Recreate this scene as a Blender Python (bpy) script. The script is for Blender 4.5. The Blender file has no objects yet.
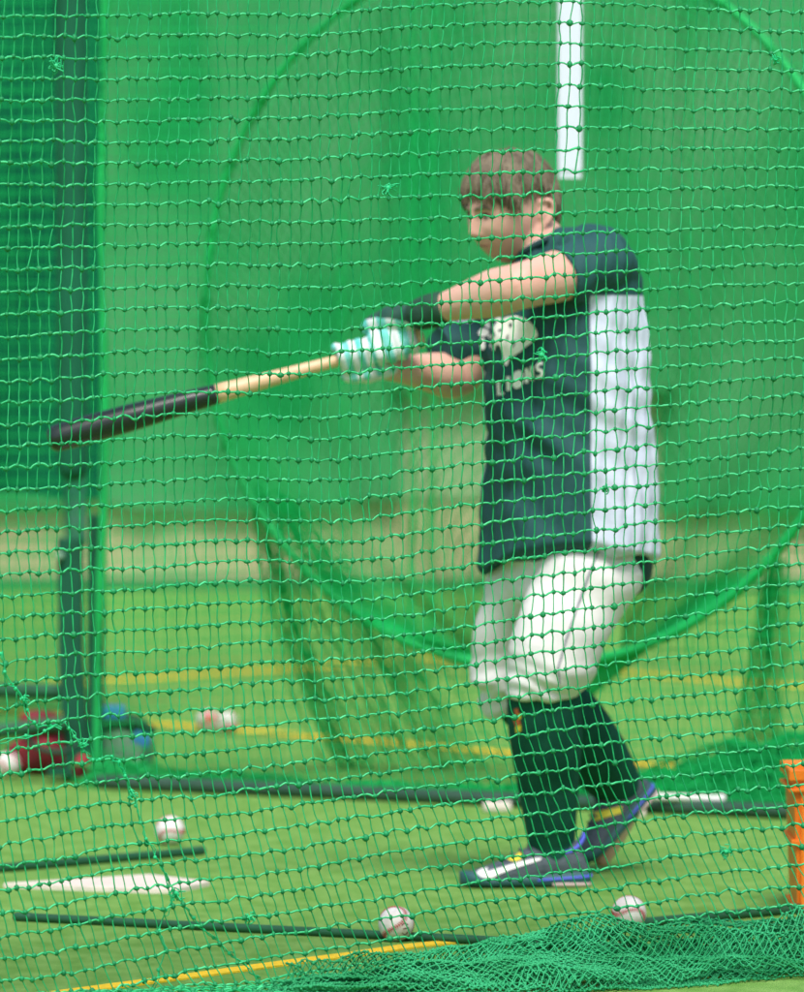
import bpy, bmesh, math, random
import numpy as np
from mathutils import Vector, Matrix
from mathutils.bvhtree import BVHTree
from mathutils.geometry import delaunay_2d_cdt
random.seed(7); RNG = np.random.default_rng(7)
PI = math.pi
scene = bpy.context.scene
COL = scene.collection

# ------------------------------------------------------------------ camera
F = 6600.0; CAMH = 1.25; TH = math.atan(154.0/F)
FWD = Vector((0, math.cos(TH), -math.sin(TH))); UPV = Vector((0, math.sin(TH), math.cos(TH)))
def ray(px, py):
    return (FWD + Vector((1,0,0))*((px-402)/F) + UPV*((496-py)/F))
def P(px, py, D):                       # point of the world at distance D
    d = ray(px, py); return Vector((0,0,CAMH)) + d*(D/d.y)
def PA(px, py, D):                      # the same, numpy arrays
    u = (px-402)/F; v = (496-py)/F
    dx = u; dy = math.cos(TH)+math.sin(TH)*v; dz = -math.sin(TH)+math.cos(TH)*v
    return np.stack([dx*D/dy, D+0*dx+0*dy, CAMH+dz*D/dy], -1)
def G(px, py, z=0.0):                   # point on the ground
    d = ray(px, py); t = (z-CAMH)/d.z; return Vector((0,0,CAMH)) + d*t
cam = bpy.data.objects.new('camera', bpy.data.cameras.new('camera')); COL.objects.link(cam)
cam.location = (0,0,CAMH); cam.rotation_euler = (PI/2-TH, 0, 0)
cam.data.sensor_fit = 'HORIZONTAL'; cam.data.sensor_width = 36; cam.data.lens = 36*F/804
cam.data.clip_end = 800; cam.data.clip_start = 0.1
cam.data.dof.use_dof = True; cam.data.dof.focus_distance = 12.9; cam.data.dof.aperture_fstop = 5.8
cam.data.dof.aperture_blades = 0
scene.camera = cam

# ------------------------------------------------------------------ light
w = bpy.data.worlds.new('World'); scene.world = w; w.use_nodes = True
nt = w.node_tree; bg = nt.nodes['Background']; sky = nt.nodes.new('ShaderNodeTexSky')
sky.sky_type = 'NISHITA'; sky.sun_disc = False
SUN_EL, SUN_AZ = math.radians(58), math.radians(176)      # azimuth clockwise from +Y
sky.sun_elevation = SUN_EL; sky.sun_rotation = SUN_AZ; sky.dust_density = 3.0; sky.air_density = 1.0
nt.links.new(sky.outputs[0], bg.inputs[0]); bg.inputs[1].default_value = 0.15
sun = bpy.data.objects.new('sun', bpy.data.lights.new('sun', 'SUN')); COL.objects.link(sun)
sun.data.energy = 3.5; sun.data.angle = math.radians(22); sun.data.color = (1, .975, .96)
sd = Vector((math.sin(SUN_AZ)*math.cos(SUN_EL), math.cos(SUN_AZ)*math.cos(SUN_EL), math.sin(SUN_EL)))
sun.rotation_euler = sd.to_track_quat('Z','Y').to_euler()
sun.location = (0,0,8)
scene.view_settings.view_transform = 'Standard'; scene.view_settings.look = 'None'; scene.view_settings.exposure = 0
scene.render.engine = 'CYCLES'

# ------------------------------------------------------------------ materials
def mat(name, col, rough=.6, col2=None, scale=20, bump=0, bscale=60, spec=.4, sheen=0, trans=0, stretch=None, rng=(.35,.65)):
    m = bpy.data.materials.new(name); m.use_nodes = True; n = m.node_tree; b = n.nodes['Principled BSDF']
    b.inputs['Base Color'].default_value = (*col, 1); b.inputs['Roughness'].default_value = rough
    b.inputs['Specular IOR Level'].default_value = spec
    if sheen: b.inputs['Sheen Weight'].default_value = sheen
    tc = n.nodes.new('ShaderNodeTexCoord'); src = tc.outputs['Object']
    if stretch:
        mp = n.nodes.new('ShaderNodeMapping'); mp.inputs['Scale'].default_value = stretch
        n.links.new(src, mp.inputs[0]); src = mp.outputs[0]
    if col2 is not None:
        t = n.nodes.new('ShaderNodeTexNoise'); t.inputs['Scale'].default_value = scale; t.inputs['Detail'].default_value = 9
        r = n.nodes.new('ShaderNodeMapRange'); r.inputs[1].default_value = rng[0]; r.inputs[2].default_value = rng[1]
        mx = n.nodes.new('ShaderNodeMix'); mx.data_type = 'RGBA'
        mx.inputs[6].default_value = (*col,1); mx.inputs[7].default_value = (*col2,1)
        n.links.new(src, t.inputs['Vector']); n.links.new(t.outputs['Fac'], r.inputs[0])
        n.links.new(r.outputs[0], mx.inputs[0]); n.links.new(mx.outputs[2], b.inputs['Base Color'])
    if bump:
        t2 = n.nodes.new('ShaderNodeTexNoise'); t2.inputs['Scale'].default_value = bscale; t2.inputs['Detail'].default_value = 6
        bp = n.nodes.new('ShaderNodeBump'); bp.inputs['Strength'].default_value = bump; bp.inputs['Distance'].default_value = .01
        n.links.new(src, t2.inputs['Vector']); n.links.new(t2.outputs['Fac'], bp.inputs['Height']); n.links.new(bp.outputs[0], b.inputs['Normal'])
    return m
def two_tone(name, ca, cb, attr, rough=.75, bump=.25, bscale=40, width=.0015):
    m = mat(name, ca, rough, bump=bump, bscale=bscale, spec=.2); n = m.node_tree; b = n.nodes['Principled BSDF']
    a = n.nodes.new('ShaderNodeAttribute'); a.attribute_name = attr
    r = n.nodes.new('ShaderNodeMapRange'); r.inputs[1].default_value = -width; r.inputs[2].default_value = width
    t = n.nodes.new('ShaderNodeTexNoise'); t.inputs['Scale'].default_value = 9
    mx = n.nodes.new('ShaderNodeMix'); mx.data_type = 'RGBA'; mx.inputs[6].default_value = (*ca,1); mx.inputs[7].default_value = (*cb,1)
    dk = n.nodes.new('ShaderNodeMix'); dk.data_type = 'RGBA'; dk.blend_type = 'MULTIPLY'; dk.inputs[7].default_value = (.72,.76,.8,1)
    n.links.new(a.outputs['Fac'], r.inputs[0]); n.links.new(r.outputs[0], mx.inputs[0])
    n.links.new(mx.outputs[2], dk.inputs[6]); n.links.new(t.outputs['Fac'], dk.inputs[0]); n.links.new(dk.outputs[2], b.inputs['Base Color'])
    return m
M = {}
M['turf'] = mat('turf', (.135,.315,.055), .85, (.215,.405,.095), 16, .7, 260, .15, stretch=(1,.45,1))
M['yellow'] = mat('yellow_line', (.95,.60,.03), .8, (.8,.56,.05), 90, .4, 200, .1)
M['white_plate'] = mat('plate_rubber', (.80,.68,.60), .6, (.70,.62,.54), 14, .2, 80)
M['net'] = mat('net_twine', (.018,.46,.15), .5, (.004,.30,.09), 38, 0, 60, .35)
M['net_lit'] = mat('net_twine_lit', (.07,.62,.25), .45, (.012,.40,.13), 45)  # lighter copy of net_twine: light from above painted into the horizontal strands
M['knot'] = mat('knot_twine', (.003,.20,.06), .6, (.01,.30,.10), 40)
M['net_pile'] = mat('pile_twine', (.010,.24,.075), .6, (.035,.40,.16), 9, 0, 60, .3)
M['net_far'] = mat('far_net_twine', (.003,.46,.10), .6, (.008,.38,.09), 3, 0, 60, .2)
M['tuft'] = mat('tuft_twine', (.01,.55,.20), .5, (.03,.5,.2), 40)
M['rope'] = mat('hoop_rope', (.002,.46,.10), .65, (.004,.36,.08), 8, .3, 90)
M['skin'] = mat('skin', (.70,.37,.28), .5, (.74,.45,.35), 14, .08, 120, .35)
M['hair'] = mat('hair', (.10,.078,.048), .55, (.23,.185,.12), 45, .5, 120, .4, stretch=(1,1,.25))
M['sock'] = mat('sock_knit', (.007,.072,.045), .85, (.012,.095,.062), 20, .3, 200, .1)
M['pants'] = mat('pants_cloth', (.80,.78,.75), .75, (.72,.70,.68), 12, .35, 18, .15)
M['piping'] = mat('piping', (.26,.27,.30), .8)
M['shirt'] = two_tone('shirt_cloth', (.026,.100,.098), (.70,.74,.86), 'panel', .72, .35, 22)
M['navy'] = mat('navy_cloth', (.010,.045,.050), .8, (.016,.06,.06), 12)
M['print'] = mat('shirt_print', (.98,.96,.90), .7, (.92,.90,.84), 60)
M['glove_white'] = mat('glove_white', (.74,.78,.76), .5, (.66,.72,.72), 40)
M['glove_mint'] = mat('glove_mint', (.10,.56,.48), .5, (.22,.66,.60), 40)
M['glove_cuff'] = mat('glove_cuff', (.015,.075,.055), .6, (.03,.09,.06), 40)
M['bat_black'] = mat('bat_lacquer', (.012,.02,.017), .22, (.02,.03,.026), 10, 0, 10, .6)
M['bat_wood'] = mat('bat_wood', (.80,.55,.34), .35, (.70,.45,.25), 18, stretch=(1,6,6), spec=.5)
M['shoe'] = mat('shoe_mesh', (.06,.085,.10), .7, (.10,.125,.15), 50, .4, 300)
M['shoe_sole'] = mat('shoe_sole', (.02,.09,.09), .6, (.03,.11,.12), 10)
M['shoe_blue'] = mat('shoe_blue', (.10,.13,.72), .5)
M['shoe_pink'] = mat('shoe_pink', (.66,.48,.46), .6)
M['white'] = mat('white_trim', (.8,.79,.76), .5)
M['shoe_yellow'] = mat('shoe_yellow', (.78,.66,.05), .5)
M['red_mark'] = mat('red_mark', (.6,.12,.04), .6)
M['leather'] = mat('ball_leather', (.78,.75,.72), .5, (.66,.60,.56), 30, .1, 120)
M['seam'] = mat('ball_stitch', (.5,.05,.05), .6)
M['ball_ink'] = mat('ball_ink', (.12,.05,.05), .6)
M['pipe_grey'] = mat('galvanised_pipe', (.022,.075,.045), .5, (.04,.09,.06), 18, .1, 60, .5)
M['pipe_green'] = mat('green_pipe', (.012,.11,.045), .6, (.01,.08,.035), 18, .1, 60, .5)
M['post'] = mat('steel_post', (.002,.075,.035), .8, (.003,.10,.05), 10, .1, 60)
M['post_soft'] = mat('faded_post', (.002,.10,.045), .85, (.003,.13,.06), 6)
M['post_grey'] = mat('pale_pole', (.02,.19,.11), .7, (.08,.24,.16), 6)
M['post_white'] = mat('white_paint', (.72,.76,.86), .6)
M['orange'] = mat('orange_plastic', (.95,.23,.010), .42, (.88,.19,.008), 6, .1, 30, .5)
M['red_bag'] = mat('red_fabric', (.36,.03,.04), .7, (.18,.02,.03), 12, .4, 30)
M['dark_fabric'] = mat('dark_fabric', (.01,.05,.03), .8, (.02,.08,.045), 12, .4, 30)
M['blue_plastic'] = mat('blue_plastic', (.05,.24,.60), .5)
M['tyre'] = mat('tyre_rubber', (.05,.14,.09), .7, (.09,.2,.13), 10)
M['hub'] = mat('hub_grey', (.22,.38,.26), .6)
M['wall_green'] = mat('backdrop_net', (.010,.24,.065), .85, (.10,.31,.14), 1.3, .3, 5, .1, stretch=(1,1,.7))
M['wall_dark'] = mat('windscreen', (.001,.065,.036), .85, (.003,.12,.062), 2.2, .4, 8, .1, stretch=(1.5,1,.5))
M['beige'] = mat('beige_wall', (.60,.42,.28), .8, (.36,.44,.22), 2.2, .3, 5, .1)
M['beige_pale'] = mat('pale_wall', (.42,.44,.28), .8, (.30,.42,.22), 1.5)
M['kerb_green'] = mat('green_kerb', (.04,.22,.07), .8)
M['eye_white'] = mat('eye_white', (.6,.55,.5), .3); M['iris'] = mat('iris', (.02,.015,.01), .3)
M['lid'] = mat('eyelid_shadow', (.16,.07,.045), .6)
M['red_print'] = mat('red_print', (.62,.07,.07), .6)
M['lip'] = mat('lip', (.40,.16,.12), .5)

# ------------------------------------------------------------------ helpers
def mk(name, V, Fc, material, parent=None, smooth=True, loc=None, mats=None, mi=None):
    """world-space vertices -> ONE mesh object; loc = origin (or the parent's)"""
    V = np.asarray(V, dtype=np.float64).reshape(-1,3)
    org = Vector((0,0,0))
    if parent is not None: org = WORLD[parent.name]
    elif loc is not None: org = Vector(loc)
    me = bpy.data.meshes.new(name)
    Vl = V - np.array(org)
    if isinstance(Fc, np.ndarray):
        n, k = Fc.shape
        me.vertices.add(len(Vl)); me.vertices.foreach_set('co', Vl.astype(np.float32).ravel())
        me.loops.add(n*k); me.loops.foreach_set('vertex_index', Fc.astype(np.int32).ravel())
        me.polygons.add(n); me.polygons.foreach_set('loop_start', np.arange(0,n*k,k,dtype=np.int32))
        me.polygons.foreach_set('loop_total', np.full(n,k,dtype=np.int32))
        me.update(calc_edges=True); me.validate()
    else:
        me.from_pydata([tuple(v) for v in Vl], [], [tuple(int(a) for a in f) for f in Fc]); me.update()
    for m_ in (mats or [material]): me.materials.append(m_)
    if mi is not None: me.polygons.foreach_set('material_index', np.asarray(mi, dtype=np.int32))
    if smooth: me.polygons.foreach_set('use_smooth', np.ones(len(me.polygons), dtype=bool))
    o = bpy.data.objects.new(name, me); COL.objects.link(o)
    if parent is not None: o.parent = parent; WORLD[o.name] = org
    else: o.location = org; WORLD[o.name] = org
    return o
WORLD = {}
def thing(name, loc, label, cat, group=None):
    o = bpy.data.objects.new(name, None); COL.objects.link(o); o.empty_display_size = .1
    o.location = loc; WORLD[o.name] = Vector(loc); tag(o, label, cat, group); return o
def tag(o, label, cat, group=None, kind=None):
    if label: o['label'] = label
    if cat: o['category'] = cat
    if group: o['group'] = group
    if kind: o['kind'] = kind
    return o
class MB:
    def __init__(s): s.V = []; s.F = []; s.n = 0; s.mi = []
    def add(s, V, Fc, mi=0):
        V = np.asarray(V, float).reshape(-1,3)
        s.F += [tuple(int(i)+s.n for i in f) for f in Fc]; s.mi += [mi]*len(Fc); s.V.append(V); s.n += len(V); return s
    def verts(s): return np.concatenate(s.V)
    def build(s, name, material, parent=None, smooth=True, loc=None, mats=None):
        return mk(name, s.verts(), s.F, material, parent, smooth, loc, mats, s.mi if mats else None)
def catmull(pts, sub):
    pts = np.asarray(pts, float); n = len(pts); out = []
    for i in range(n-1):
        p0 = pts[max(i-1,0)]; p1 = pts[i]; p2 = pts[i+1]; p3 = pts[min(i+2,n-1)]
        for k in range(sub):
            t = k/sub
            out.append(.5*((2*p1)+(-p0+p2)*t+(2*p0-5*p1+4*p2-p3)*t*t+(-p0+3*p1-3*p2+p3)*t**3))
    out.append(pts[-1]); return np.array(out)
def rings_mesh(R):
    """R: (K, n, 3) rings -> closed capped surface"""
    K, n, _ = R.shape; V = R.reshape(-1,3); Fc = []
    for k in range(K-1):
        for i in range(n):
            j = (i+1) % n; Fc.append((k*n+i, k*n+j, (k+1)*n+j, (k+1)*n+i))
    Fc.append(tuple(range(n-1,-1,-1))); Fc.append(tuple((K-1)*n+i for i in range(n)))
    return V, Fc
def limb(pts, radii, n=20, sub=5, round_ends=True, flat=None):
    """tapered tube along joints; flat=(axis, factor) squashes across axis"""
    q = catmull(np.concatenate([np.asarray(pts,float), np.asarray(radii,float)[:,None]],1), sub)
    c, r = q[:,:3], np.maximum(q[:,3], 1e-4)
    T = np.gradient(c, axis=0); T /= np.linalg.norm(T,axis=1)[:,None]+1e-9
    if round_ends:
        a = np.array([.98,.85,.6,.3]); s_ = np.sqrt(1-a*a)
        c = np.concatenate([c[0]-T[0]*r[0]*a[:,None], c, c[-1]+T[-1]*r[-1]*a[::-1][:,None]])
        T = np.concatenate([np.repeat(T[:1],4,0), T, np.repeat(T[-1:],4,0)])
        r = np.concatenate([r[0]*s_, r, r[-1]*s_[::-1]])
    ref = np.array([0.12,.97,.2]); 
    if abs(np.dot(T.mean(0)/np.linalg.norm(T.mean(0)+1e-9), ref)) > .9: ref = np.array([.3,.1,.95])
    A = np.cross(T, ref); A /= np.linalg.norm(A,axis=1)[:,None]; B = np.cross(T, A)
    ang = np.arange(n)*2*PI/n
    R = c[:,None]+r[:,None,None]*(np.cos(ang)[None,:,None]*A[:,None]+np.sin(ang)[None,:,None]*B[:,None])
    if flat is not None:
        ax = np.asarray(flat[0],float); ax /= np.linalg.norm(ax)
        d = np.einsum('knc,c->kn', R-c[:,None], ax); R = R + (flat[1]-1)*d[...,None]*ax
    return rings_mesh(R)
def ellips(c, axes, radii, nu=28, nv=18):
    """ellipsoid; axes = three unit vectors"""
    ax = np.array([np.array(a,float) for a in axes]); V=[]; 
    th = np.linspace(.02,PI-.02,nv); ph = np.arange(nu)*2*PI/nu
    R = np.zeros((nv,nu,3))
    for i,t in enumerate(th):
        R[i] = np.array(c)+ (radii[0]*math.sin(t)*np.cos(ph))[:,None]*ax[0] + (radii[1]*math.sin(t)*np.sin(ph))[:,None]*ax[1] + (radii[2]*math.cos(t))*ax[2]
    return rings_mesh(R)
def strands(pts, r, sides=5, ref=(0.02,1,.05)):
    """pts (N,K,3) -> many open tubes at once"""
    pts = np.asarray(pts); N,K,_ = pts.shape
    T = np.empty_like(pts); T[:,1:-1] = pts[:,2:]-pts[:,:-2]; T[:,0] = pts[:,1]-pts[:,0]; T[:,-1] = pts[:,-1]-pts[:,-2]
    T /= np.linalg.norm(T,axis=2)[...,None]+1e-9
    A = np.cross(T, np.array(ref)); A /= np.linalg.norm(A,axis=2)[...,None]+1e-9; B = np.cross(T,A)
    ang = np.arange(sides)*2*PI/sides
    r = np.broadcast_to(np.asarray(r,float), (N,)) if np.ndim(r) < 2 else r
    rr = r[:,None,None,None] if np.ndim(r)==1 else r[:,:,None,None]
    V = pts[:,:,None]+rr*(np.cos(ang)[:,None]*A[:,:,None]+np.sin(ang)[:,None]*B[:,:,None])
    k,s = np.meshgrid(np.arange(K-1), np.arange(sides), indexing='ij'); s2 = (s+1)%sides
    base = np.stack([k*sides+s, k*sides+s2, (k+1)*sides+s2, (k+1)*sides+s], -1).reshape(-1,4)
    Fc = (np.arange(N)[:,None,None]*(K*sides)+base[None]).reshape(-1,4)
    return V.reshape(-1,3), Fc
OCT_V = np.array([[1,0,0],[-1,0,0],[0,1,0],[0,-1,0],[0,0,1],[0,0,-1]],float)
def knots(c, r):
    """rounded knots: small subdivided octahedra given as quads"""
    u = np.arange(6)*PI/3; rows = [(-1,.35),(-.45,.95),(.45,.95),(1,.35)]
    unit = np.array([[rr*math.cos(a), rr*math.sin(a), z] for z,rr in rows for a in u])
    q = [[k*6+i, k*6+(i+1)%6, (k+1)*6+(i+1)%6, (k+1)*6+i] for k in range(3) for i in range(6)]
    q += [[18,19,20,21],[18,21,22,23],[3,2,1,0],[5,4,3,0]]
    N = len(c); sc = RNG.uniform(.75,1.25,(N,1,3)); V = c[:,None]+unit[None]*np.broadcast_to(np.asarray(r,float),(N,))[:,None,None]*sc
    Fc = np.arange(N)[:,None,None]*24+np.array(q)[None]
    return V.reshape(-1,3), Fc.reshape(-1,4)
def merge(parts):
    V=[];Fc=[];n=0
    for v,f in parts: V.append(v);Fc.append(np.asarray(f)+n);n+=len(v)
    return np.concatenate(V), np.concatenate(Fc)
class Noise:                            # smooth sum-of-sines noise for numpy arrays
    def __init__(s, seed, f, n=14):
        r = np.random.default_rng(seed); s.k = r.normal(size=(n,3))*f; s.p = r.uniform(0,2*PI,n); s.n = n
    def __call__(s, x, y=0, z=0):
        o = 0
        for k,p in zip(s.k,s.p): o = o+np.sin(k[0]*x+k[1]*y+k[2]*z+p)
        return o/math.sqrt(s.n)
def voxel(mb, size, smooth_it=4, fac=.5):
    """union + remesh of the collected shapes -> vertices, faces of one continuous skin"""
    me = bpy.data.meshes.new('tmp'); me.from_pydata([tuple(v) for v in mb.verts()],[],mb.F)
    o = bpy.data.objects.new('tmp', me); COL.objects.link(o)
    bm = bmesh.new(); bm.from_mesh(me); bmesh.ops.recalc_face_normals(bm, faces=bm.faces); bm.to_mesh(me); bm.free()
    m = o.modifiers.new('r','REMESH'); m.mode='VOXEL'; m.voxel_size=size
    s = o.modifiers.new('s','SMOOTH'); s.iterations=smooth_it; s.factor=fac
    dg = bpy.context.evaluated_depsgraph_get(); ev = o.evaluated_get(dg); e = ev.to_mesh()
    V = np.zeros(len(e.vertices)*3); e.vertices.foreach_get('co',V); V=V.reshape(-1,3)
    Fc = [tuple(p.vertices) for p in e.polygons]; N = np.zeros(len(V)*3); e.vertices.foreach_get('normal',N); N=N.reshape(-1,3)
    ev.to_mesh_clear(); bpy.data.objects.remove(o); bpy.data.meshes.remove(me)
    return V, Fc, N
def box(c, s, rot=None):
    V = np.array([[x,y,z] for x in (-.5,.5) for y in (-.5,.5) for z in (-.5,.5)])*np.array(s)
    if rot is not None: V = V@np.array(rot.to_3x3()).T
    return V+np.array(c), [(0,1,3,2),(4,6,7,5),(0,4,5,1),(2,3,7,6),(0,2,6,4),(1,5,7,3)]
def bevel(o, w=.004, seg=2):
    bm = bmesh.new(); bm.from_mesh(o.data)
    bmesh.ops.recalc_face_normals(bm, faces=bm.faces)
    es = [e for e in bm.edges if len(e.link_faces)==2 and e.calc_face_angle(0) > .6]
    bmesh.ops.bevel(bm, geom=es, offset=w, segments=seg, profile=.6, affect='EDGES'); bm.to_mesh(o.data); bm.free()
    return o
def bvh_of(o):
    off = WORLD[o.name]
    return BVHTree.FromPolygons([v.co+off for v in o.data.vertices],[tuple(p.vertices) for p in o.data.polygons])
def rounded(poly):
    p=[tuple(poly[-1])]+[tuple(q) for q in poly]+[tuple(poly[0]),tuple(poly[1])]
    return [tuple(v) for v in catmull(p,3)[3:-3-1]]
def decal(name, polys, bvh, material, parent, lift=.0025, grid=1.6):
    """flat print laid onto a surface: outlines seen from the front, dropped onto the cloth"""
    V=[];Fc=[];n=0
    for poly in polys:
        pl = [Vector(p) for p in poly]; xs=[p.x for p in pl]; ys=[p.y for p in pl]
        pts = list(pl); ed=[(i,(i+1)%len(pl)) for i in range(len(pl))]
        y=min(ys)+grid/2
        while y<max(ys):
            x=min(xs)+grid/2
            while x<max(xs): pts.append(Vector((x,y))); x+=grid
            y+=grid
        r = delaunay_2d_cdt(pts, ed, [], 1, 1e-5)
        hit=[]
        for p in r[0]:
            d = ray(p.x,p.y).normalized(); h = bvh.ray_cast(Vector((0,0,CAMH)), d)
            hit.append(h[0]-d*lift if h[0] else None)
        idx={}
        for f in r[2]:
            if any(hit[i] is None for i in f): continue
            q=[hit[i] for i in f]
            if max((q[0]-q[1]).length,(q[1]-q[2]).length,(q[0]-q[2]).length)>.05: continue
            ff=[]
            for i in f:
                if i not in idx: idx[i]=n; n+=1; V.append(tuple(hit[i]))
                ff.append(idx[i])
            Fc.append(tuple(ff))
    if not V: print('EMPTY DECAL', name); return None
    return mk(name, V, Fc, material, parent, False)
def stroke(pts, wdt):                   # a ribbon outline from a centre line
    pts=[Vector(p) for p in pts]; L=[];R_=[]
    for i,p in enumerate(pts):
        t=(pts[min(i+1,len(pts)-1)]-pts[max(i-1,0)]).normalized(); nn=Vector((-t.y,t.x))
        ww = wdt[i] if isinstance(wdt,(list,tuple)) else wdt
        L.append(p+nn*ww/2); R_.append(p-nn*ww/2)
    return [tuple(p) for p in L+R_[::-1]]

# ------------------------------------------------------------------ setting
def sheet(name, x0,x1,y0,y1,z,material):
    o = mk(name, [(x0,y0,z),(x1,y0,z),(x1,y1,z),(x0,y1,z)], [(0,1,2,3)], material, smooth=False); o['kind']='structure'; return o
sheet('turf_ground', -120,120,-20,400,0,M['turf'])
def line(name, a, b, wdt):
    A=G(*a); B=G(*b); t=(B-A).normalized(); nn=Vector((-t.y,t.x,0))*wdt/2
    n_=24; V=[];Fc=[]
    for i in range(n_+1):
        p=A.lerp(B,i/n_); j=Vector((-t.y,t.x,0))*random.uniform(-.002,.002); V+= [p+nn+j+Vector((0,0,.004)), p-nn+j+Vector((0,0,.004))]
        if i: Fc.append((2*i-2,2*i-1,2*i+1,2*i))
    o=mk(name,[tuple(v) for v in V],Fc,M['yellow'],smooth=False); o['kind']='structure'; return o
# painted lines
def poly_line(name, pts, wdt):
    V=[];Fc=[];W=[G(*p) for p in pts]
    for i,p in enumerate(W):
        t=(W[min(i+1,len(W)-1)]-W[max(i-1,0)]).normalized(); nn=Vector((-t.y,t.x,0))*wdt/2
        V+=[tuple(p+nn+Vector((0,0,.004))),tuple(p-nn+Vector((0,0,.004)))]
        if i: Fc.append((2*i-2,2*i-1,2*i+1,2*i))
    nv_=len(V); V+=[(v[0],v[1],.0003) for v in V]
    for i in range(1,len(W)): Fc+=[(2*i-2,2*i,2*i+nv_,2*i-2+nv_),(2*i+1,2*i-1,2*i-1+nv_,2*i+1+nv_)]
    o=mk(name,V,Fc,M['yellow'],smooth=False); o['kind']='structure'; return o
poly_line('yellow_turf_line', [(-60,1010),(76,992),(190,977),(300,962),(360,954.5),(410,947),(446,943.5)], .055)
line('yellow_turf_line', (-200,704), (390,662), .13)
line('yellow_turf_line', (-200,694), (1000,795), .11)
line('yellow_turf_line', (420,658), (1000,703), .10)

# far wall: green netted backdrop, beige base
D_W = 33.2
def wall_part(name, px0,py0,px1,py1,D,material,parent,th=.15):
    a=P(px0,py1,D); b=P(px1,py0,D); c=((a.x+b.x)/2, D+th/2, (a.z+b.z)/2)
    return mk(name,*box(c,(b.x-a.x,th,b.z-a.z)),material,parent,False)
wallt = thing('boundary_wall', (0,D_W,0), 'long beige wall along the far end of the turf with a green lower edge', 'wall')
wall_part('wall_base', -3200,500,4000,591,D_W,M['beige'],wallt,.3)
wall_part('green_footing', -3200,578,4000,591.5,D_W-.06,M['kerb_green'],wallt,.05)
wall_part('pale_panel', 392,250,672,499,D_W-.02,M['beige_pale'],wallt,.2)
# backdrop screen on top of it: two widths of green fabric with an opening at the pale panel
def curtain(name, px0,px1,py0,py1,D,material,parent=None,loc=None,amp=.05,f=3,seed=3,ragged=0):
    nx=int((px1-px0)/6)+2; ny=30; X=np.linspace(px0,px1,nx); Y=np.linspace(py0,py1,ny); X,Y=np.meshgrid(X,Y)
    nz=Noise(seed,1); DD=D+amp*nz(X/ (120/f),Y/900)
    if ragged: Y = np.where(Y>py1-60, Y+ (Y-(py1-60))/60*ragged*Noise(seed+1,1)(X/25), Y)
    V=PA(X,Y,DD).reshape(-1,3); i,j=np.meshgrid(np.arange(ny-1),np.arange(nx-1),indexing='ij')
    Fc=np.stack([i*nx+j,i*nx+j+1,(i+1)*nx+j+1,(i+1)*nx+j],-1).reshape(-1,4)
    return mk(name,V,Fc,material,parent,True,loc)
bd = thing('backdrop_curtain', (0,32.6,0), 'tall green mesh curtain hung across the whole back of the ground', 'curtain')
curtain('curtain_width', -2600,402,-700,506,33.12,M['wall_green'],bd,amp=.02,ragged=4)
curtain('curtain_width', 660,3400,-700,512,33.12,M['wall_green'],bd,amp=.02,seed=5,ragged=4)
curtain('curtain_width', 390,676,-700,392,33.03,M['wall_green'],bd,amp=.02,seed=6,ragged=8)
# white post
wp = thing('white_post', P(570,178,17.4), 'narrow white post hanging above the batter\'s shoulder, its lower end blurred', 'post')
bevel(mk('shaft', *box(tuple((P(570,-160,17.4)+P(570,174,17.4))/2), (.0655,.04,(P(570,-160,17.4)-P(570,174,17.4)).z)), M['post_white'], wp, False), .01)
mk('end_cap', *box(tuple(P(570,176,17.4)), (.060,.036,.012)), M['post_white'], wp, False)

# dark windscreen on the left
dk = curtain('windscreen', -700,101,-260,505,21.5,M['wall_dark'],None,(-2.5,21.5,0),.10,6,9,18)
tag(dk,'dark green windscreen sheet hanging in folds behind the bat barrel at the left','windscreen')

# ------------------------------------------------------------------ nets
def grid_net(fn, ni, nj, r, rk=None, sides=3, ref=(0.02,1,.05), mask=None):
    I,J=np.meshgrid(np.arange(ni),np.arange(nj),indexing='ij'); K=fn(I.astype(float),J.astype(float))
    ok = np.ones((ni,nj),bool) if mask is None else mask(K,I,J)
    parts=[]
    h=np.stack([K[:-1],K[1:]],2)[ok[:-1]&ok[1:]]; v=np.stack([K[:,:-1],K[:,1:]],2)[ok[:,:-1]&ok[:,1:]]
    parts.append(strands(np.concatenate([h.reshape(-1,2,3),v.reshape(-1,2,3)]),r,sides,ref))
    if rk: parts.append(knots(K[ok].reshape(-1,3),rk))
    return merge(parts)

# practice screen with the round opening
def SD(px): return 18.55-(px-110)/680*1.16
CX,CY,RX,RY = 535,305,332,363
scr = thing('hoop_screen', G(110,790), 'large green netted practice screen with a round roped opening behind the batter', 'practice screen')
def pipe(name, a, b, r, material, parent=None, n=14, loc=None, label=None):
    V,Fc=limb([a,(Vector(a)+Vector(b))/2,b],[r,r,r],n,3); return mk(name,V,Fc,material,parent,True,loc)
bl=G(100,789); br=G(985,828); bl.z=br.z=.021
pipe('base_pipe', bl, br, .020, M['pipe_grey'], scr)
for fx in (497,630,860):
    fc0=G(fx,809+(fx-497)*.043); o=mk('rubber_foot',*box((fc0.x,fc0.y-.05,.012),(.075,.10,.022)),M['white_plate'],scr,False); bevel(o,.006)
# the roped left edge, with twine wraps
e=[P(103+2*math.sin(k*.9)+ (0 if k<9 else -(k-9)*1.2), -130+k*66, SD(103)) for k in range(14)]+[P(97,786,SD(103))]
V1,F1=limb(e,[.008+.003*((k*7)%3) for k in range(len(e))],8,4); eb=MB(); eb.add(V1,F1)
eb.build('edge_rope', M['rope'], scr)
er=[P(968,-130,SD(968)),P(968,400,SD(968)),P(972,826,SD(968))]; eb=MB(); eb.add(*limb(er,[.016]*3,8,4)); eb.build('edge_rope', M['rope'], scr)
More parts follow.
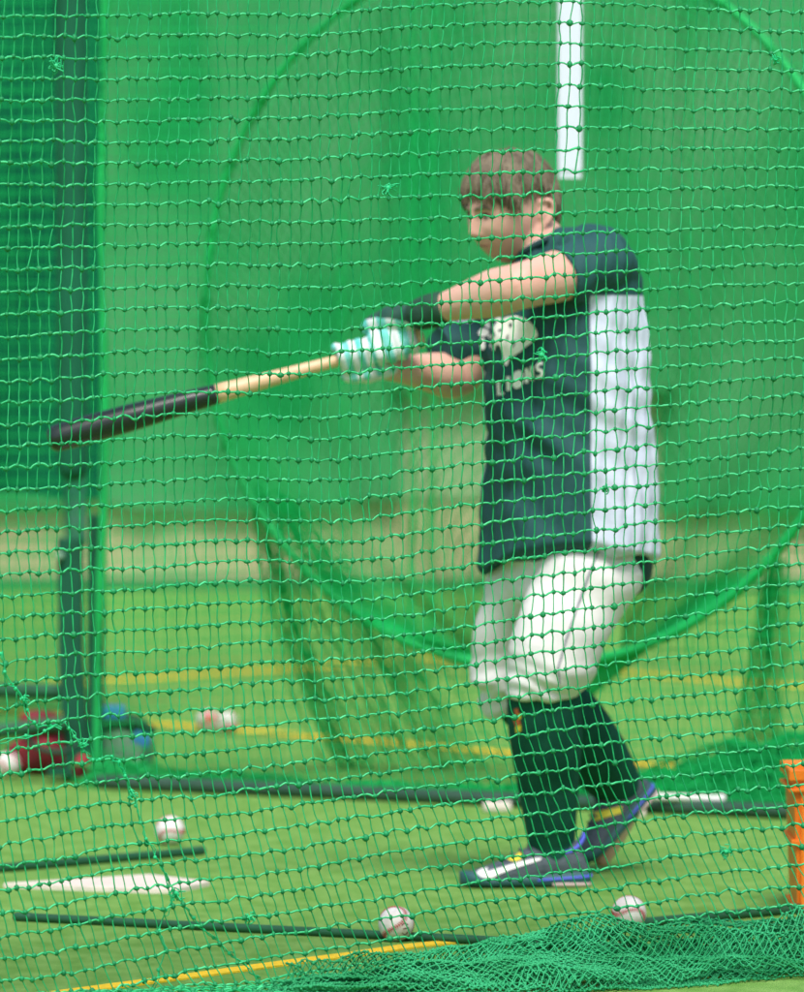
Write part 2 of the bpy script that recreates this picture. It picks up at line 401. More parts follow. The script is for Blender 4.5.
# the hoop
hp=[];nz=Noise(21,1)
for k in range(97):
    a=k*2*PI/96; x=CX+(RX+3*nz(3*math.cos(a),3*math.sin(a)))*math.cos(a); y=CY+(RY+3*nz(3*math.sin(a),2*math.cos(a)))*math.sin(a)
    hp.append(P(x,y,SD(x)-.02))
V1,F1=limb(hp,[.0075-.0035*math.sin(-k*2*PI/96) *-1*-1+.002*math.sin(k*1.9) if False else .0125+.001*math.sin(k*2*PI/96)+.002*math.sin(k*1.9) for k in range(97)],8,3,False); hb=MB(); hb.add(V1,F1)
hb.build('hoop_rope', M['rope'], scr)
# lashings of twine along the hoop
for k in range(0,96,3):
    c=hp[k]; t=(hp[k+1]-hp[k]).normalized(); 
    q=[c+t*.012*(i-3)/3+ (Vector((0,1,0))*math.cos(i*2.2)+t.cross(Vector((0,1,0)))*math.sin(i*2.2))*.018 for i in range(8)]
    mk('lashing',*limb(q,[.004]*8,5,2),M['rope'],scr)
# net round the opening
nzs=Noise(31,1)
def hoopnet(I,J):
    x=99+I*8.1+2.0*nzs(I/9,J/7); y=-134+J*13.6+2.2*nzs(I/11+9,J/6)-I*.08
    y=np.minimum(y,786+(x-110)*.044)
    return PA(x,y,SD(x)+.02*nzs(I/8,J/9))
def outside(K,I,J):
    x=99+I*8.1; y=-134+J*13.6-I*.08
    return (((x-CX)/RX)**2+((y-CY)/RY)**2 > .985)
V,Fc=grid_net(hoopnet,108,70,.0017,.0034,3,mask=outside)
mk('flat_net',V,Fc,M['net_far'],scr)
# funnel net sagging back from the hoop
nf=Noise(41,1)
def funnel(I,J):
    a=I*2*PI/190; q=J/42.0
    k=(1-.80*q**1.15)
    cx=CX+ 20*q; cy=CY+330*q**1.25
    x=cx+RX*k*np.cos(a)*(1+.02*nf(np.cos(a)*6,np.sin(a)*6,q*3)); y=cy+RY*k*np.sin(a)*(1+.02*nf(np.cos(a)*7+3,np.sin(a)*6,q*3))
    D=SD(CX)+.02+1.1*q+.06*nf(np.cos(a)*8,np.sin(a)*8,q*2)
    x=np.clip(x,80,1000); D=np.where(q<.02,SD(x),D)
    y=np.minimum(y,342+CAMH*F/D-2)
    return PA(x,y,D)
V,Fc=grid_net(funnel,191,43,.0017,.0034,3)
mk('funnel_net',V,Fc,M['net_far'],scr)
# folds gathered into cords
for pts in ([(258,490),(275,560),(300,640),(335,720),(372,788)],[(283,500),(330,570),(385,650),(430,730),(465,782)],[(775,560),(770,640),(760,720),(750,785)]):
    q=[P(x,y,18.9+.1*i) for i,(x,y) in enumerate(pts)]; fb=MB()
    for s in range(34):
        o_=random.gauss(0,.05); qq=[p+Vector((o_*(.4+.3*i)+random.gauss(0,.010),random.gauss(0,.03),random.gauss(0,.012))) for i,p in enumerate(q)]; fb.add(*limb(qq,[.0023]*len(qq),4,3))
    fb.build('gathered_fold', M['net_far'], scr)

# far cage net between the screen and the back curtain
fc_ = thing('cage_net', (0,25,0), 'fine green net hanging across the turf between the round screen and the back curtain', 'net')
nc=Noise(51,1)
def cagenet(I,J):
    x=-500+I*7.4+3*nc(I/14,J/25); y=-150+J*13.8+3*nc(I/20+5,J/9)
    return PA(x,np.minimum(y,342+CAMH*F/24.5-1),24.5+.12*nc(I/16,J/30))
V,Fc=grid_net(cagenet,244,59,.0013,None,3); mk('net_mesh',V,Fc,M['net_far'],fc_)
for x0,y1,rr in ((432,655,.010),(343,660,.007),(412,640,.009),(690,655,.005)):
    q=[P(x0+2*math.sin(i*1.7+x0),-150+i*(y1+150)/8,24.35) for i in range(9)]; fb=MB(); fb.add(*limb(q,[rr*.7,rr,rr*.8,rr,rr,rr*.7,rr,rr,rr],8,3)); fb.build('seam_rope',M['net_far'],fc_)

# left side nets: layered, close to the dark windscreen
sn = thing('side_net', (-1.3,19.6,0), 'doubled green net over the dark windscreen at the left, left of the roped edge', 'net')
for q_,(d_,sd_) in enumerate(((19.6,61),(20.3,66))):
    nn_=Noise(sd_,1)
    def sidenet(I,J,d_=d_,nn_=nn_): return PA(-420+I*9.0+3*nn_(I/6,J/12),np.minimum(-150+J*15+3*nn_(J/6,I/10+3),342+CAMH*F/d_-1),d_+.12*nn_(I/3.1,J/20))
    V,Fc=grid_net(sidenet,58,61,.0019,.0036,3); mk('net_layer',V,Fc,M['net_far'],sn)

# ---- the sharp net in front
nA=Noise(71,1); nB=Noise(72,1); nC=Noise(73,1); nD=Noise(74,1)
CP,RP=10.3,20.4
def front_D(x): return np.clip(12.62+ (x-60)/560*.55, 12.5, 13.2)
def warp(x,y):
    t=np.clip((y-250)/700,0,1.4)
    slope=.030+.115*t+.02*nA(x/300,y/260)
    dy=-(x-402)*slope + 5*nB(x/170,y/190)+2.2*nA(x/45,y/80)
    lean=np.where(y>640,(y-640)**2/340*.26,0)
    dx=lean+5*nC(x/160,y/150)+1.3*nD(x/30,y/50)
    return x+dx, y+dy
def frontpos(I,J,extra=0):
    x=-330+I*CP; y=-190+J*RP
    rx=RNG.normal(0,.95,I.shape); ry=RNG.normal(0,.85,I.shape)
    x,y=warp(x,y); x=x+rx; y=y+ry
    alt=((I+J)%2)*2-1; y=y-alt*.6
    D=front_D(x)+.035*nB(x/120,y/200)+.01*nC(x/30,y/40)
    Pt=PA(x,y,D)
    low=Pt[...,2]<.006
    over=np.maximum(.006-Pt[...,2],0)
    Pt[...,1]=np.where(low,Pt[...,1]-over*.8,Pt[...,1]); Pt[...,2]=np.where(low,.004+.004*np.abs(nA(x/9,y/9)),Pt[...,2])
    return Pt
NI,NJ=154,65
I,J=np.meshgrid(np.arange(NI),np.arange(NJ),indexing='ij'); K=frontpos(I,J)
U=RP/F*12.9/2      # not used for shape, kept as unit length of half a cell
px=12.9/F
def interp(A,B,ts,offs):
    out=[A[:,None]*(1-t)+B[:,None]*t+np.stack([ox,oy,oz],-1)[:,None] for t,(ox,oy,oz) in zip(ts,offs)]
    return np.concatenate(out,1)
A_=K[:-1].reshape(-1,3);B_=K[1:].reshape(-1,3); par=((I+J)%2)[:-1].reshape(-1)
n_=len(A_); z=np.zeros(n_); am=RNG.uniform(.6,1.35,n_)*px
up=np.where(par==1,1.,-1.)             # from a high knot the twine stays high; from a low one it dips first
H=interp(A_,B_,[0,.28,.52,.78,1],[(z,z,z),(z,z-.001,am*(up*.55+RNG.normal(0,.35,n_))),(z,z-.001,am*(.5+.2*up)),(z,z-.001,am*(-up*.55+.2+RNG.normal(0,.35,n_))),(z,z,z)])
A_=K[:,:-1].reshape(-1,3);B_=K[:,1:].reshape(-1,3); n2=len(A_); bx=RNG.normal(0,.7,n2)*px; z=np.zeros(n2)
Vv=interp(A_,B_,[0,.33,.67,1],[(z,z,z),(bx,z,z),(bx*.8+RNG.normal(0,.25,n2)*px,z,z),(z,z,z)])
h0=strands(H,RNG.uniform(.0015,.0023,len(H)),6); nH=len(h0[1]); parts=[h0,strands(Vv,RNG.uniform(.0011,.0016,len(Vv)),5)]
kk=K.reshape(-1,3)+np.array([0,-.0006,0]); parr=((I+J)%2).reshape(-1)
KV,KF=knots(kk,RNG.uniform(.0038,.0058,len(kk))*np.where(parr==0,1.05,.92))
fn_ = thing('batting_net', (0,12.9,0), 'sharp green knotted net hanging right across the foreground in front of the batter', 'net')
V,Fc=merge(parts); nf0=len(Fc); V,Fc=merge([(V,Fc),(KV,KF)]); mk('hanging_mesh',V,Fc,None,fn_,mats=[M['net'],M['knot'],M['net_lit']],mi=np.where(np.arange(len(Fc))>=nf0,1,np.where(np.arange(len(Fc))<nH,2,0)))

# crumpled part of the same net on the turf
nP=[Noise(80+k,1) for k in range(8)]
def pile(name, xs, hs, Dc, width, layers, cell, r, material, parent, seed, tuck=.35):
    x0,x1=xs[0],xs[-1]; a0=PA(np.array([x0]),np.array([900.]),Dc(x0))[0,0]; a1=PA(np.array([x1]),np.array([900.]),Dc(x1))[0,0]
    L=a1-a0; ni=int(L/cell); parts=[]
    for k in range(layers):
        n1,n2,n3=Noise(seed+k,1),Noise(seed+20+k,1),Noise(seed+40+k,1)
        nj=int(2*width/(cell*1.05)*1.25)
        I,J=np.meshgrid(np.arange(ni),np.arange(nj),indexing='ij')
        a=(I+.5*(J%2))/ni; c=-1+2*J/(nj-1)
        a=a+ (cell/L)*(2.2*n1(a*9,c*3)+.35*n2(a*40,c*8)); 
        c=c+.16*n2(a*13,c*3)+.05*n3(a*60,c*9)
        pxx=x0+(x1-x0)*a; h=np.interp(pxx,xs,hs); D=Dc(pxx)
        f=(k+1)/layers
        prof=np.clip(1-np.abs(c)**2.2,0,1)**.7
        zz=h*f*prof*(1+.16*n3(a*16,c*3.2)) + .030*f*n1(a*14+c*5,c*4) + .005*n2(a*60,c*12)
        Y=D+c*width*np.clip((pxx-x0)/260,.12,1)*(.75+.35*f*.6)+.02*n3(a*9,c*2); X=a0+L*a+RNG.normal(0,cell*.06,a.shape)
        zz=np.maximum(zz+.004,.003+.003*RNG.random(a.shape))
        Kp=np.stack([X+0*Y,Y,zz],-1)
        even=(J[:,:-1]%2==0)
        # diamond links
        p0=Kp[:,:-1]; p1=Kp[:,1:]
        s1=np.stack([p0,(p0+p1)/2+RNG.normal(0,cell*.07,p0.shape),p1],2).reshape(-1,3,3)
        q0=np.where(even[...,None][1:],Kp[1:,:-1],Kp[:-1,:-1]); q1=np.where(even[...,None][1:],Kp[:-1,1:],Kp[1:,1:])
        s2=np.stack([q0,(q0+q1)/2+RNG.normal(0,cell*.07,q0.shape),q1],2).reshape(-1,3,3)
        s=np.concatenate([s1,s2]); s[...,2]=np.maximum(s[...,2],.002)
        parts.append(strands(s,RNG.uniform(r*.85,r*1.15,len(s)),5,ref=(.31,.52,.79)))
        parts.append(knots(Kp.reshape(-1,3),r*2.3))
    V,Fc=merge(parts); return mk(name,V,Fc,material,parent)
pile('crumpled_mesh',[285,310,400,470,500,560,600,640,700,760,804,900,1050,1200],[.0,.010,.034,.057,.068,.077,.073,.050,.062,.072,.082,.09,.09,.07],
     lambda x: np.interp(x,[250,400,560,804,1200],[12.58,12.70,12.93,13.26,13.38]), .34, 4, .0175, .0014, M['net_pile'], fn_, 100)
# second pile, beyond the screen's base pipe
def edge_pile(xs,hs,w_,lay,seed,Dc): return pile('heaped_net',xs,hs,Dc,w_,lay,.028,.0024,M['net_far'],scr,seed)
edge_pile([620,680,740,804,900,1000],[.02,.09,.16,.20,.22,.15],.32,5,200,lambda x: SD(x)+.42)
edge_pile([95,130,200,400,640,804],[.05,.045,.02,.02,.03,.05],.09,3,240,lambda x: SD(x)+.08)
# repair tufts of bright twine
def tuft(c, r, parent, n=14):
    mb=MB()
    for k in range(n):
        d=Vector((random.gauss(0,1),random.gauss(0,.5),random.gauss(0,1))).normalized()*r*random.uniform(.5,1.1)
        m_=c+d*.5+Vector((random.gauss(0,r*.3),0,random.gauss(0,r*.3)))
        mb.add(*limb([c-d*.2,m_,c+d],[.0013]*3,4,2))
    mb.add(*ellips(c,((1,0,0),(0,1,0),(0,0,1)),(r*.3,r*.3,r*.3),8,6))
    return mb.build('repair_knot',M['tuft'],parent)
for x,y,r in ((56,66,9),(388,188,10),(541,355,8),(605,489,6),(726,852,8),(176,893,9),(250,918,7),(24,700,6),(132,795,7),(84,744,6),(775,60,6)):
    tuft(P(x,y,float(front_D(np.array(x)))-.01), r*px, fn_)
# seams of heavier twine where the net was mended
for pts in ([(0,655),(12,682),(25,700),(33,722),(60,728)],[(0,741),(40,733),(62,723),(74,735),(82,748),(93,760),(110,757),(122,770),(133,796),(140,822),(152,850),(163,870),(176,893),(190,915),(205,930),(228,952),(250,972),(275,1000)],
            [(176,893),(160,925),(165,955),(150,990)]):
    q=[P(x,y,float(front_D(np.array(x)))-.006) for x,y in pts]; q2=catmull([tuple(p) for p in q],5); q2+=RNG.normal(0,.0022,q2.shape); sb=MB()
    sb.add(*limb(q2,[.0013]*len(q2),5,1)); q3=q2+RNG.normal(0,.0035,q2.shape); sb.add(*limb(q3,[.0011]*len(q3),5,1))
    for p in q2[::3]: sb.add(*ellips(p,((1,0,0),(0,1,0),(0,0,1)),(.004,.003,.004),8,6))
    sb.build('mending_seam',M['tuft'],fn_)

# ------------------------------------------------------------------ ground clutter
def ground_pipe(name,a,b,r,material,label,cat,z=None):
    A=G(*a,r); B=G(*b,r); t=thing(name,(A.x,A.y,0),label,cat)
    pipe('tube',A,B,r,material,t)
    for p,d in ((A,1),(B,-1)):
        dd=(B-A).normalized()*d; mk('end_plug',*limb([p-dd*.012,p,p+dd*.02],[r*1.12]*3,14,2),M['pipe_green'],t)
    return t
ground_pipe('frame_pipe',(-160,882),(198,851),.0105,M['pipe_green'],'dark green pipe on the turf just beyond home plate','pipe')
ground_pipe('frame_pipe',(22,917),(640,948),.0095,M['pipe_green'],'long dark green pipe on the turf running past the ball with the printed mark','pipe')
ground_pipe('frame_pipe',(640,923),(860,903),.0105,M['pipe_green'],'dark green pipe on the turf ending at the orange crate','pipe')
wq=thing('white_bar',G(655,806),'short white bar resting along the top of the base pipe, right of the raised shoe','bar')
pipe('shaft',P(650,796.5,17.44),P(722,799,17.40),.0095,M['white'],wq)
for xx in (650,722): mk('end_cap',*ellips(P(xx,796.5+(xx-650)*.035,17.42),((1,0,0),(0,1,0),(0,0,1)),(.010,.015,.015),12,8),M['white'],wq)
# home plate: a pentagon of white rubber
hpv=[G(3,888),G(150,893.5),G(178,893),G(210,886),G(150,879)]
mb=MB(); nz_=len(hpv); Vt=[tuple(v+Vector((0,0,.012))) for v in hpv]+[tuple(v) for v in hpv]
mb.add(Vt,[tuple(range(nz_-1,-1,-1))[::-1]]+[(i,i+nz_,(i+1)%nz_+nz_,(i+1)%nz_) for i in range(nz_)])
o=mb.build('home_plate',M['white_plate'],None,False,tuple(hpv[0])); bevel(o,.003,2); tag(o,'flat white home plate lying on the turf between two dark pipes','home plate')

# balls
def seam_pts(r, n=120):
    out=[]; a=.4
    for k in range(n+1):
        t=k*2*PI/n; al=PI/2-(PI/2-a)*math.cos(t); be=t/2+a*math.sin(2*t)
        out.append(Vector((math.sin(al)*math.cos(2*be)/1,math.sin(al)*math.sin(2*be),math.cos(al)))*r)
    return out
def make_ball():
    t=thing('baseball',(0,0,0),'x','baseball','baseballs left on the turf'); R_=.0370
    mk('leather_cover',*ellips((0,0,0),((1,0,0),(0,1,0),(0,0,1)),(R_,R_,R_),32,22),M['leather'],t)
    n=160; t_=np.linspace(0,2*PI,n+1); A=.44
    # tennis-ball curve
    x=np.cos(t_)*.75+.25*np.cos(3*t_); y=np.sin(t_)*.75-.25*np.sin(3*t_); zz=2*math.sqrt(.75*.25)*np.sin(2*t_)
    C=np.stack([x,y,zz],-1); C/=np.linalg.norm(C,axis=1)[:,None]; C*=R_*1.004
    mb=MB()
    T=np.gradient(C,axis=0); T/=np.linalg.norm(T,axis=1)[:,None]; S=np.cross(T,C); S/=np.linalg.norm(S,axis=1)[:,None]
    for k in range(0,n,2):
        for sg in (-1,1):
            q=[C[k],C[k]+S[k]*sg*.0028+T[k]*.0016,C[k]+S[k]*sg*.0048+T[k]*.003]; q=[Vector(v).normalized()*R_*1.008 for v in q]
            mb.add(*limb(q,[.0008]*3,4,1))
    mb.add(*limb(C,[.0007]*len(C),4,1,False)); mb.build('stitching',M['seam'],t)
    return t
ball0=make_ball(); first=True
for (bx_,by_,rx_,ry_,rz_,lab) in (
    (396,943,20,60,10,'large sharp baseball beside the yellow line, a small dark mark printed on it'),
    (629,932,70,10,75,'baseball lying on the turf behind the crumpled net, left of the orange crate'),
    (170,847,10,100,40,'baseball on open turf just beyond the pipe behind home plate'),
    (8,779,60,0,0,'baseball cut by the left edge of the photo, beside the red bag'),
    (208,734,0,40,70,'pinkish baseball touching another on the far turf, the left of the two'),
    (227,736,80,30,15,'whiter baseball touching another on the far turf, the right of the two')):
    if first: t=ball0; first=False
    else:
        t=ball0.copy(); COL.objects.link(t)
        for ch in ball0.children: c=ch.copy(); COL.objects.link(c); c.parent=t
    g=G(bx_,by_-1.5); t.location=(g.x,g.y,.037); t.rotation_euler=[math.radians(v) for v in (rx_,ry_,rz_)]
    t['label']=lab
bpy.context.view_layer.update()
for t in [o for o in COL.objects if o.name.startswith('baseball') and o.type=='EMPTY' and ('the left of the two' in o.get('label','') or 'the right of the two' in o.get('label',''))]:
    left='the left' in t['label']; V=[];Fc=[]; d=(Vector((0,0,CAMH))-t.location).normalized(); d=(d+Vector((.25,0,.25)) if left else d+Vector((.35,0,-.75))).normalized()
    d=t.matrix_world.to_3x3().inverted()@d; e1=d.orthogonal().normalized(); e2=d.cross(e1)
    V.append(tuple(d*.0376))
    for q in range(3):
        for i in range(16):
            a=i*PI/8; rr=(q+1)*.21*(1+.2*math.sin(3*a)); V.append(tuple((d+e1*math.cos(a)*rr+e2*math.sin(a)*rr).normalized()*.0376))
    Fc=[(0,1+i,1+(i+1)%16) for i in range(16)]+[(1+q*16+i,17+q*16+i,17+q*16+(i+1)%16,1+q*16+(i+1)%16) for q in range(2) for i in range(16)]
    WORLD['zero_']=Vector((0,0,0)); o=mk('red_print',V,Fc,M['red_print'],None); o.parent=t
# printed mark on the sharp ball
g=ball0.matrix_world.copy(); mm=[]
for s in ([(402,925),(405,923),(408,925)],[(403,929),(407,928)],[(402,933),(405,935),(408,932)],[(408,927),(409,931)]): mm.append(stroke(s,1.3))
bb=[g@v.co for v in ball0.children[0].data.vertices]; bvh=BVHTree.FromPolygons(bb,[tuple(p.vertices) for p in ball0.children[0].data.polygons])
me_parent=bpy.data.objects.new('x',None); WORLD[me_parent.name]=Vector((0,0,0))
o=decal('printed_mark',mm,bvh,M['ball_ink'],None,.0006,.8)
o.parent=ball0; gi=g.inverted(); 
for v in o.data.vertices: v.co = gi@(v.co)
bpy.data.objects.remove(me_parent)

# orange crate
g=G(792,913); crate=thing('orange_crate',(g.x+.17,g.y,0),'orange ribbed plastic crate cut by the right edge of the photo','crate')
Hc=.315; x0=g.x+.012; Wc=.36; Dc_=.30; y0=g.y
def taper_box(x0,x1,y0,y1,z0,z1,tp,th=.012):
    """open-topped box with walls; the sides lean out by tp at the top"""
    o_=[(x0,y0,z0),(x1,y0,z0),(x1,y1,z0),(x0,y1,z0),(x0-tp,y0-tp,z1),(x1+tp,y0-tp,z1),(x1+tp,y1+tp,z1),(x0-tp,y1+tp,z1)]
    i_=[(x0+th,y0+th,z0+th),(x1-th,y0+th,z0+th),(x1-th,y1-th,z0+th),(x0+th,y1-th,z0+th),(x0-tp+th,y0-tp+th,z1),(x1+tp-th,y0-tp+th,z1),(x1+tp-th,y1+tp-th,z1),(x0-tp+th,y1+tp-th,z1)]
    Fc=[(3,2,1,0)]+[(i,(i+1)%4,(i+1)%4+4,i+4) for i in range(4)]+[(8,9,10,11)]+[((i+1)%4+8,i+8,i+12,(i+1)%4+12) for i in range(4)]+[(i+4,(i+1)%4+4,(i+1)%4+12,i+12) for i in range(4)]
    return o_+i_,Fc
mb=MB(); mb.add(*taper_box(x0,x0+Wc,y0,y0+Dc_,.003,Hc-.002,.010)); bevel(mb.build('shell',M['orange'],crate,False),.003)
mb=MB(); 
for (zz,hh,out) in ((Hc-.012,.024,.010),(Hc-.045,.008,.012),(.155,.012,.010),(.008,.014,.008)):
    k=zz/Hc*.010
    for (cx_,cy_,sx_,sy_) in ((x0+Wc/2,y0-k-out/2+.001,Wc+2*k+2*out,out),(x0+Wc/2,y0+Dc_+k+out/2-.001,Wc+2*k+2*out,out),(x0-k-out/2+.001,y0+Dc_/2,out,Dc_+2*k),(x0+Wc+k+out/2-.001,y0+Dc_/2,out,Dc_+2*k)):
        mb.add(*box((cx_,cy_,zz),(sx_,sy_,hh)))
bevel(mb.build('rim',M['orange'],crate,False),.002)
for i in range(7):
    xx=x0+.012+i*(Wc-.024)/6
    mb=MB(); mb.add(*box((xx,y0-.009,.155),(.010,.014,Hc-.03),Matrix.Rotation(math.radians(-1.8),4,'X'))); mb.build('rib',M['orange'],crate,False)

# steel posts and the trolley at the left
D_P=18.75
pt=thing('steel_stand',(P(75,775,D_P).x,D_P,0),'dark green twin steel posts on a footed base at the left, below the bat','stand')
def quad_post(name,pts,wd,dp,material,parent):
    R=[]
    for (x,y) in pts:
        c=P(x,y,D_P); R.append([(c.x-wd/2,c.y-dp/2,c.z),(c.x+wd/2,c.y-dp/2,c.z),(c.x+wd/2,c.y+dp/2,c.z),(c.x-wd/2,c.y+dp/2,c.z)])
    V,Fc=rings_mesh(np.array(R)); o=mk(name,V,Fc,material,parent,False); return bevel(o,.006)
quad_post('front_post',[(70,538),(71,660),(78,772)],.070,.06,M['post'],pt)
quad_post('rear_post',[(97,515),(96,640),(96,772)],.046,.05,M['post'],pt)
mk('top_pin',*limb([P(60,556,D_P-.05),P(60,556,D_P+.05)],[.012,.012],10,2),M['hub'],pt)
pipe('upper_rail',P(-260,684,19.2),P(66,692,D_P+.04),.022,M['pipe_green'],pt)
pipe('lower_rail',P(-200,752,D_P-.3),P(62,724,D_P-.06),.022,M['pipe_green'],pt)
mk('foot_plate',*box(tuple(P(80,775,D_P)+Vector((0,0,.012))),(.18,.12,.02)),M['post'],pt,False)
pipe('pale_extension',P(75,462,20.2),P(76,540,20.2),.034,M['post_grey'],pt)
pipe('tall_upright',P(70,-150,19.4),P(73,466,19.4),.046,M['post_soft'],pt)
# wheel of the stand
wh=thing('caster_wheel',(P(128,780,D_P+.1).x,D_P+.1,0),'rubber wheel with blue bracket standing beside the dark steel posts','wheel')
c=P(120,752,D_P+.15); a=np.linspace(0,2*PI,33)[:-1]; R=[]
for k in range(12):
    b=k*2*PI/12; R.append([(c.x+(.083+.016*math.cos(b))*math.cos(t),c.y+.018*math.sin(b),c.z+(.083+.016*math.cos(b))*math.sin(t)) for t in a])
R=np.array(R); V=R.reshape(-1,3); Fc=[(k*32+i,k*32+(i+1)%32,((k+1)%12)*32+(i+1)%32,((k+1)%12)*32+i) for k in range(12) for i in range(32)]
mk('tyre',V,Fc,M['tyre'],wh)
mk('rim',*ellips(c,((1,0,0),(0,1,0),(0,0,1)),(.072,.012,.072),28,12),M['hub'],wh)
mb=MB(); mb.add(*box(tuple(P(115,712,D_P)),(.062,.05,.038))); bevel(mb.build('bracket',M['blue_plastic'],wh,False),.008)
mb=MB(); mb.add(*box(tuple(P(142,739,D_P)),(.05,.04,.036),Matrix.Rotation(.4,4,'Y'))); bevel(mb.build('brake_lever',M['blue_plastic'],wh,False),.008)
mk('axle_cover',*limb([P(100,722,D_P),P(132,721,D_P),P(150,730,D_P)],[.02,.022,.016],10,3),M['dark_fabric'],wh)
# red bag
def lumpy(name,c,rad,material,parent,seed,amp=.14,label=None):
    V,Fc=ellips(c,((1,0,0),(0,1,0),(0,0,1)),rad,40,26); nz=Noise(seed,9); Vc=V-np.array(c)
    k=1+amp*nz(Vc[:,0]*3,Vc[:,1]*3,Vc[:,2]*3); V=np.array(c)+Vc*k[:,None]; V[:,2]=np.maximum(V[:,2],.003)
    return mk(name,V,Fc,material,parent)
g=G(52,777); rb=thing('red_bag',(g.x,g.y+.12,0),'crumpled red bag on the turf under the dark rails at the left edge','bag')
lumpy('bag_body',(g.x-.01,g.y+.14,.062),(.125,.10,.075),M['red_bag'],rb,5,.26)
lumpy('bag_flap',tuple(P(43,724,19.0)),(.055,.04,.038),M['red_bag'],rb,6,.3)
lumpy('side_pocket',tuple(P(82,764,18.5)),(.022,.03,.036),M['red_bag'],rb,8,.3)
mk('strap',*limb([P(25,735,18.8),P(38,748,18.6),P(62,752,18.55),P(80,742,18.6)],[.008]*4,8,4),M['dark_fabric'],rb)
g=G(105,790); kb=thing('net_bundle',(g.x,g.y,0),'bunch of bright green netting gathered at the corner of the round screen','net bundle')
mb=MB()
for k in range(60):
    c=P(112+random.uniform(-20,30),778+random.uniform(-12,10),18.45); q=[c+Vector((random.gauss(0,.03),random.gauss(0,.02),random.gauss(0,.014))) for _ in range(4)]
    q=[Vector((p.x,p.y,max(p.z,.004))) for p in q]; mb.add(*limb(q,[.0028]*4,5,3))
mb.build('tangled_twine',M['rope'],kb)

# ------------------------------------------------------------------ THE BATTER
DB=15.14
def B(x,y,dy=0): return np.array(P(x,y,DB+dy))
ZU=np.array([0,0,1.])
fa=math.radians(50); FF=np.array([-math.sin(fa),-math.cos(fa),0]); LL=np.array([-FF[1],FF[0],0])     # chest direction and the batter's left
bat_root=thing('person',tuple(Vector(B(560,887))*1) and (float(B(560,887)[0]),DB,0),'batter in dark T-shirt with pale back panel and white trousers, swinging a bat','person')
PR=bat_root
# ---- head
ha=math.radians(37); pitch=math.radians(7)
hf=np.array([-math.cos(ha),-math.sin(ha),0]); hl=np.array([-hf[1],hf[0],0]); 
Hf=hf*math.cos(pitch)-ZU*math.sin(pitch); Hu=ZU*math.cos(pitch)+hf*math.sin(pitch); roll=math.radians(-4)
Hl=hl*math.cos(roll)+Hu*math.sin(roll); Hu=np.cross(Hf,Hl)
HC=B(510,211,-.01)
def head_surf(f,l,u,scale=1.0):
    """unit direction (f,l,u) arrays -> local coordinates of the face and skull"""
    x=f*.106; y=l*.083; z=u*.121
    up=np.clip(z/.118,0,1); dn=np.clip(-z/.118,0,1)
    y=y*(1-.17*dn**2.0)*(1+.04*up)*(1+.03*np.exp(-((z-.0)/.05)**2))
    x=np.where(x<0, x*(1+.06*up)*(1-.45*dn**1.3), x*(1-.10*dn**3))
    fr=np.clip(f,0,1)**2
    g=lambda cy,cz,sy,sz: np.exp(-((y-cy)/sy)**2-((z-cz)/sz)**2)
    d=0
    d+= .006*g(0,.022,.045,.013)                        # brow ridge
    d-= .012*(g(.030,-.002,.016,.013)+g(-.030,-.002,.016,.013))    # sockets
    d+= .005*(g(.030,-.004,.010,.008)+g(-.030,-.004,.010,.008))
    d+= .010*g(0,-.006,.009,.020)+.019*g(0,-.034,.0095,.017)+.010*g(0,-.043,.017,.009)+.004*(g(.013,-.045,.007,.007)+g(-.013,-.045,.007,.007))
    d-= .004*g(0,-.0545,.016,.004)
    d+= .007*g(0,-.064,.022,.0055)+.006*g(0,-.077,.019,.006)
    d-= .004*g(0,-.0705,.022,.0022)-.0
    d-= .003*g(0,-.086,.02,.006)
    d+= .008*g(0,-.104,.022,.014)
    d+= .004*(g(.044,-.03,.02,.02)+g(-.044,-.03,.02,.02))
    x=x+d*fr
    return x,y,z
def head_pt(v): return HC+v[...,0:1]*Hf+v[...,1:2]*Hl+v[...,2:3]*Hu
nu,nv=110,90
th=np.linspace(.03,PI-.03,nv); ph=np.arange(nu)*2*PI/nu; TH_,PH_=np.meshgrid(th,ph,indexing='ij')
f_=np.sin(TH_)*np.cos(PH_); l_=np.sin(TH_)*np.sin(PH_); u_=np.cos(TH_)
hx,hy,hz=head_surf(f_,l_,u_); Rh=head_pt(np.stack([hx,hy,hz],-1))
skin=MB(); skin.add(*rings_mesh(Rh))
def ear(sgn):
    mb=[]
    c=HC+Hf*(-.020)+Hl*.086*sgn+Hu*(-.006)
    pts=[]
    for k in range(11):
        a=math.radians(-75+k*27); pts.append(c+Hf*(-.016*math.cos(a-1.2)-.006)+Hu*(.031*math.sin(a)+.0)+Hl*sgn*(.006+.012*(1+math.cos(a-1.2))/2))
    q=[c+Hu*.028+Hf*.004, c+Hu*.034-Hf*.010+Hl*sgn*.009, c+Hu*.026-Hf*.024+Hl*sgn*.016, c+Hu*.006-Hf*.026+Hl*sgn*.016, c-Hu*.014-Hf*.016+Hl*sgn*.010, c-Hu*.028-Hf*.002+Hl*sgn*.003]
    mb.append(limb(q,[.005,.006,.0062,.006,.0066,.007],10,4))
    mb.append(ellips(c-Hf*.010+Hl*sgn*.003,(Hf,Hl*sgn,Hu),(.016,.007,.027),16,12)); return mb
for s in (1,-1):
    for m_ in ear(s): skin.add(*m_)
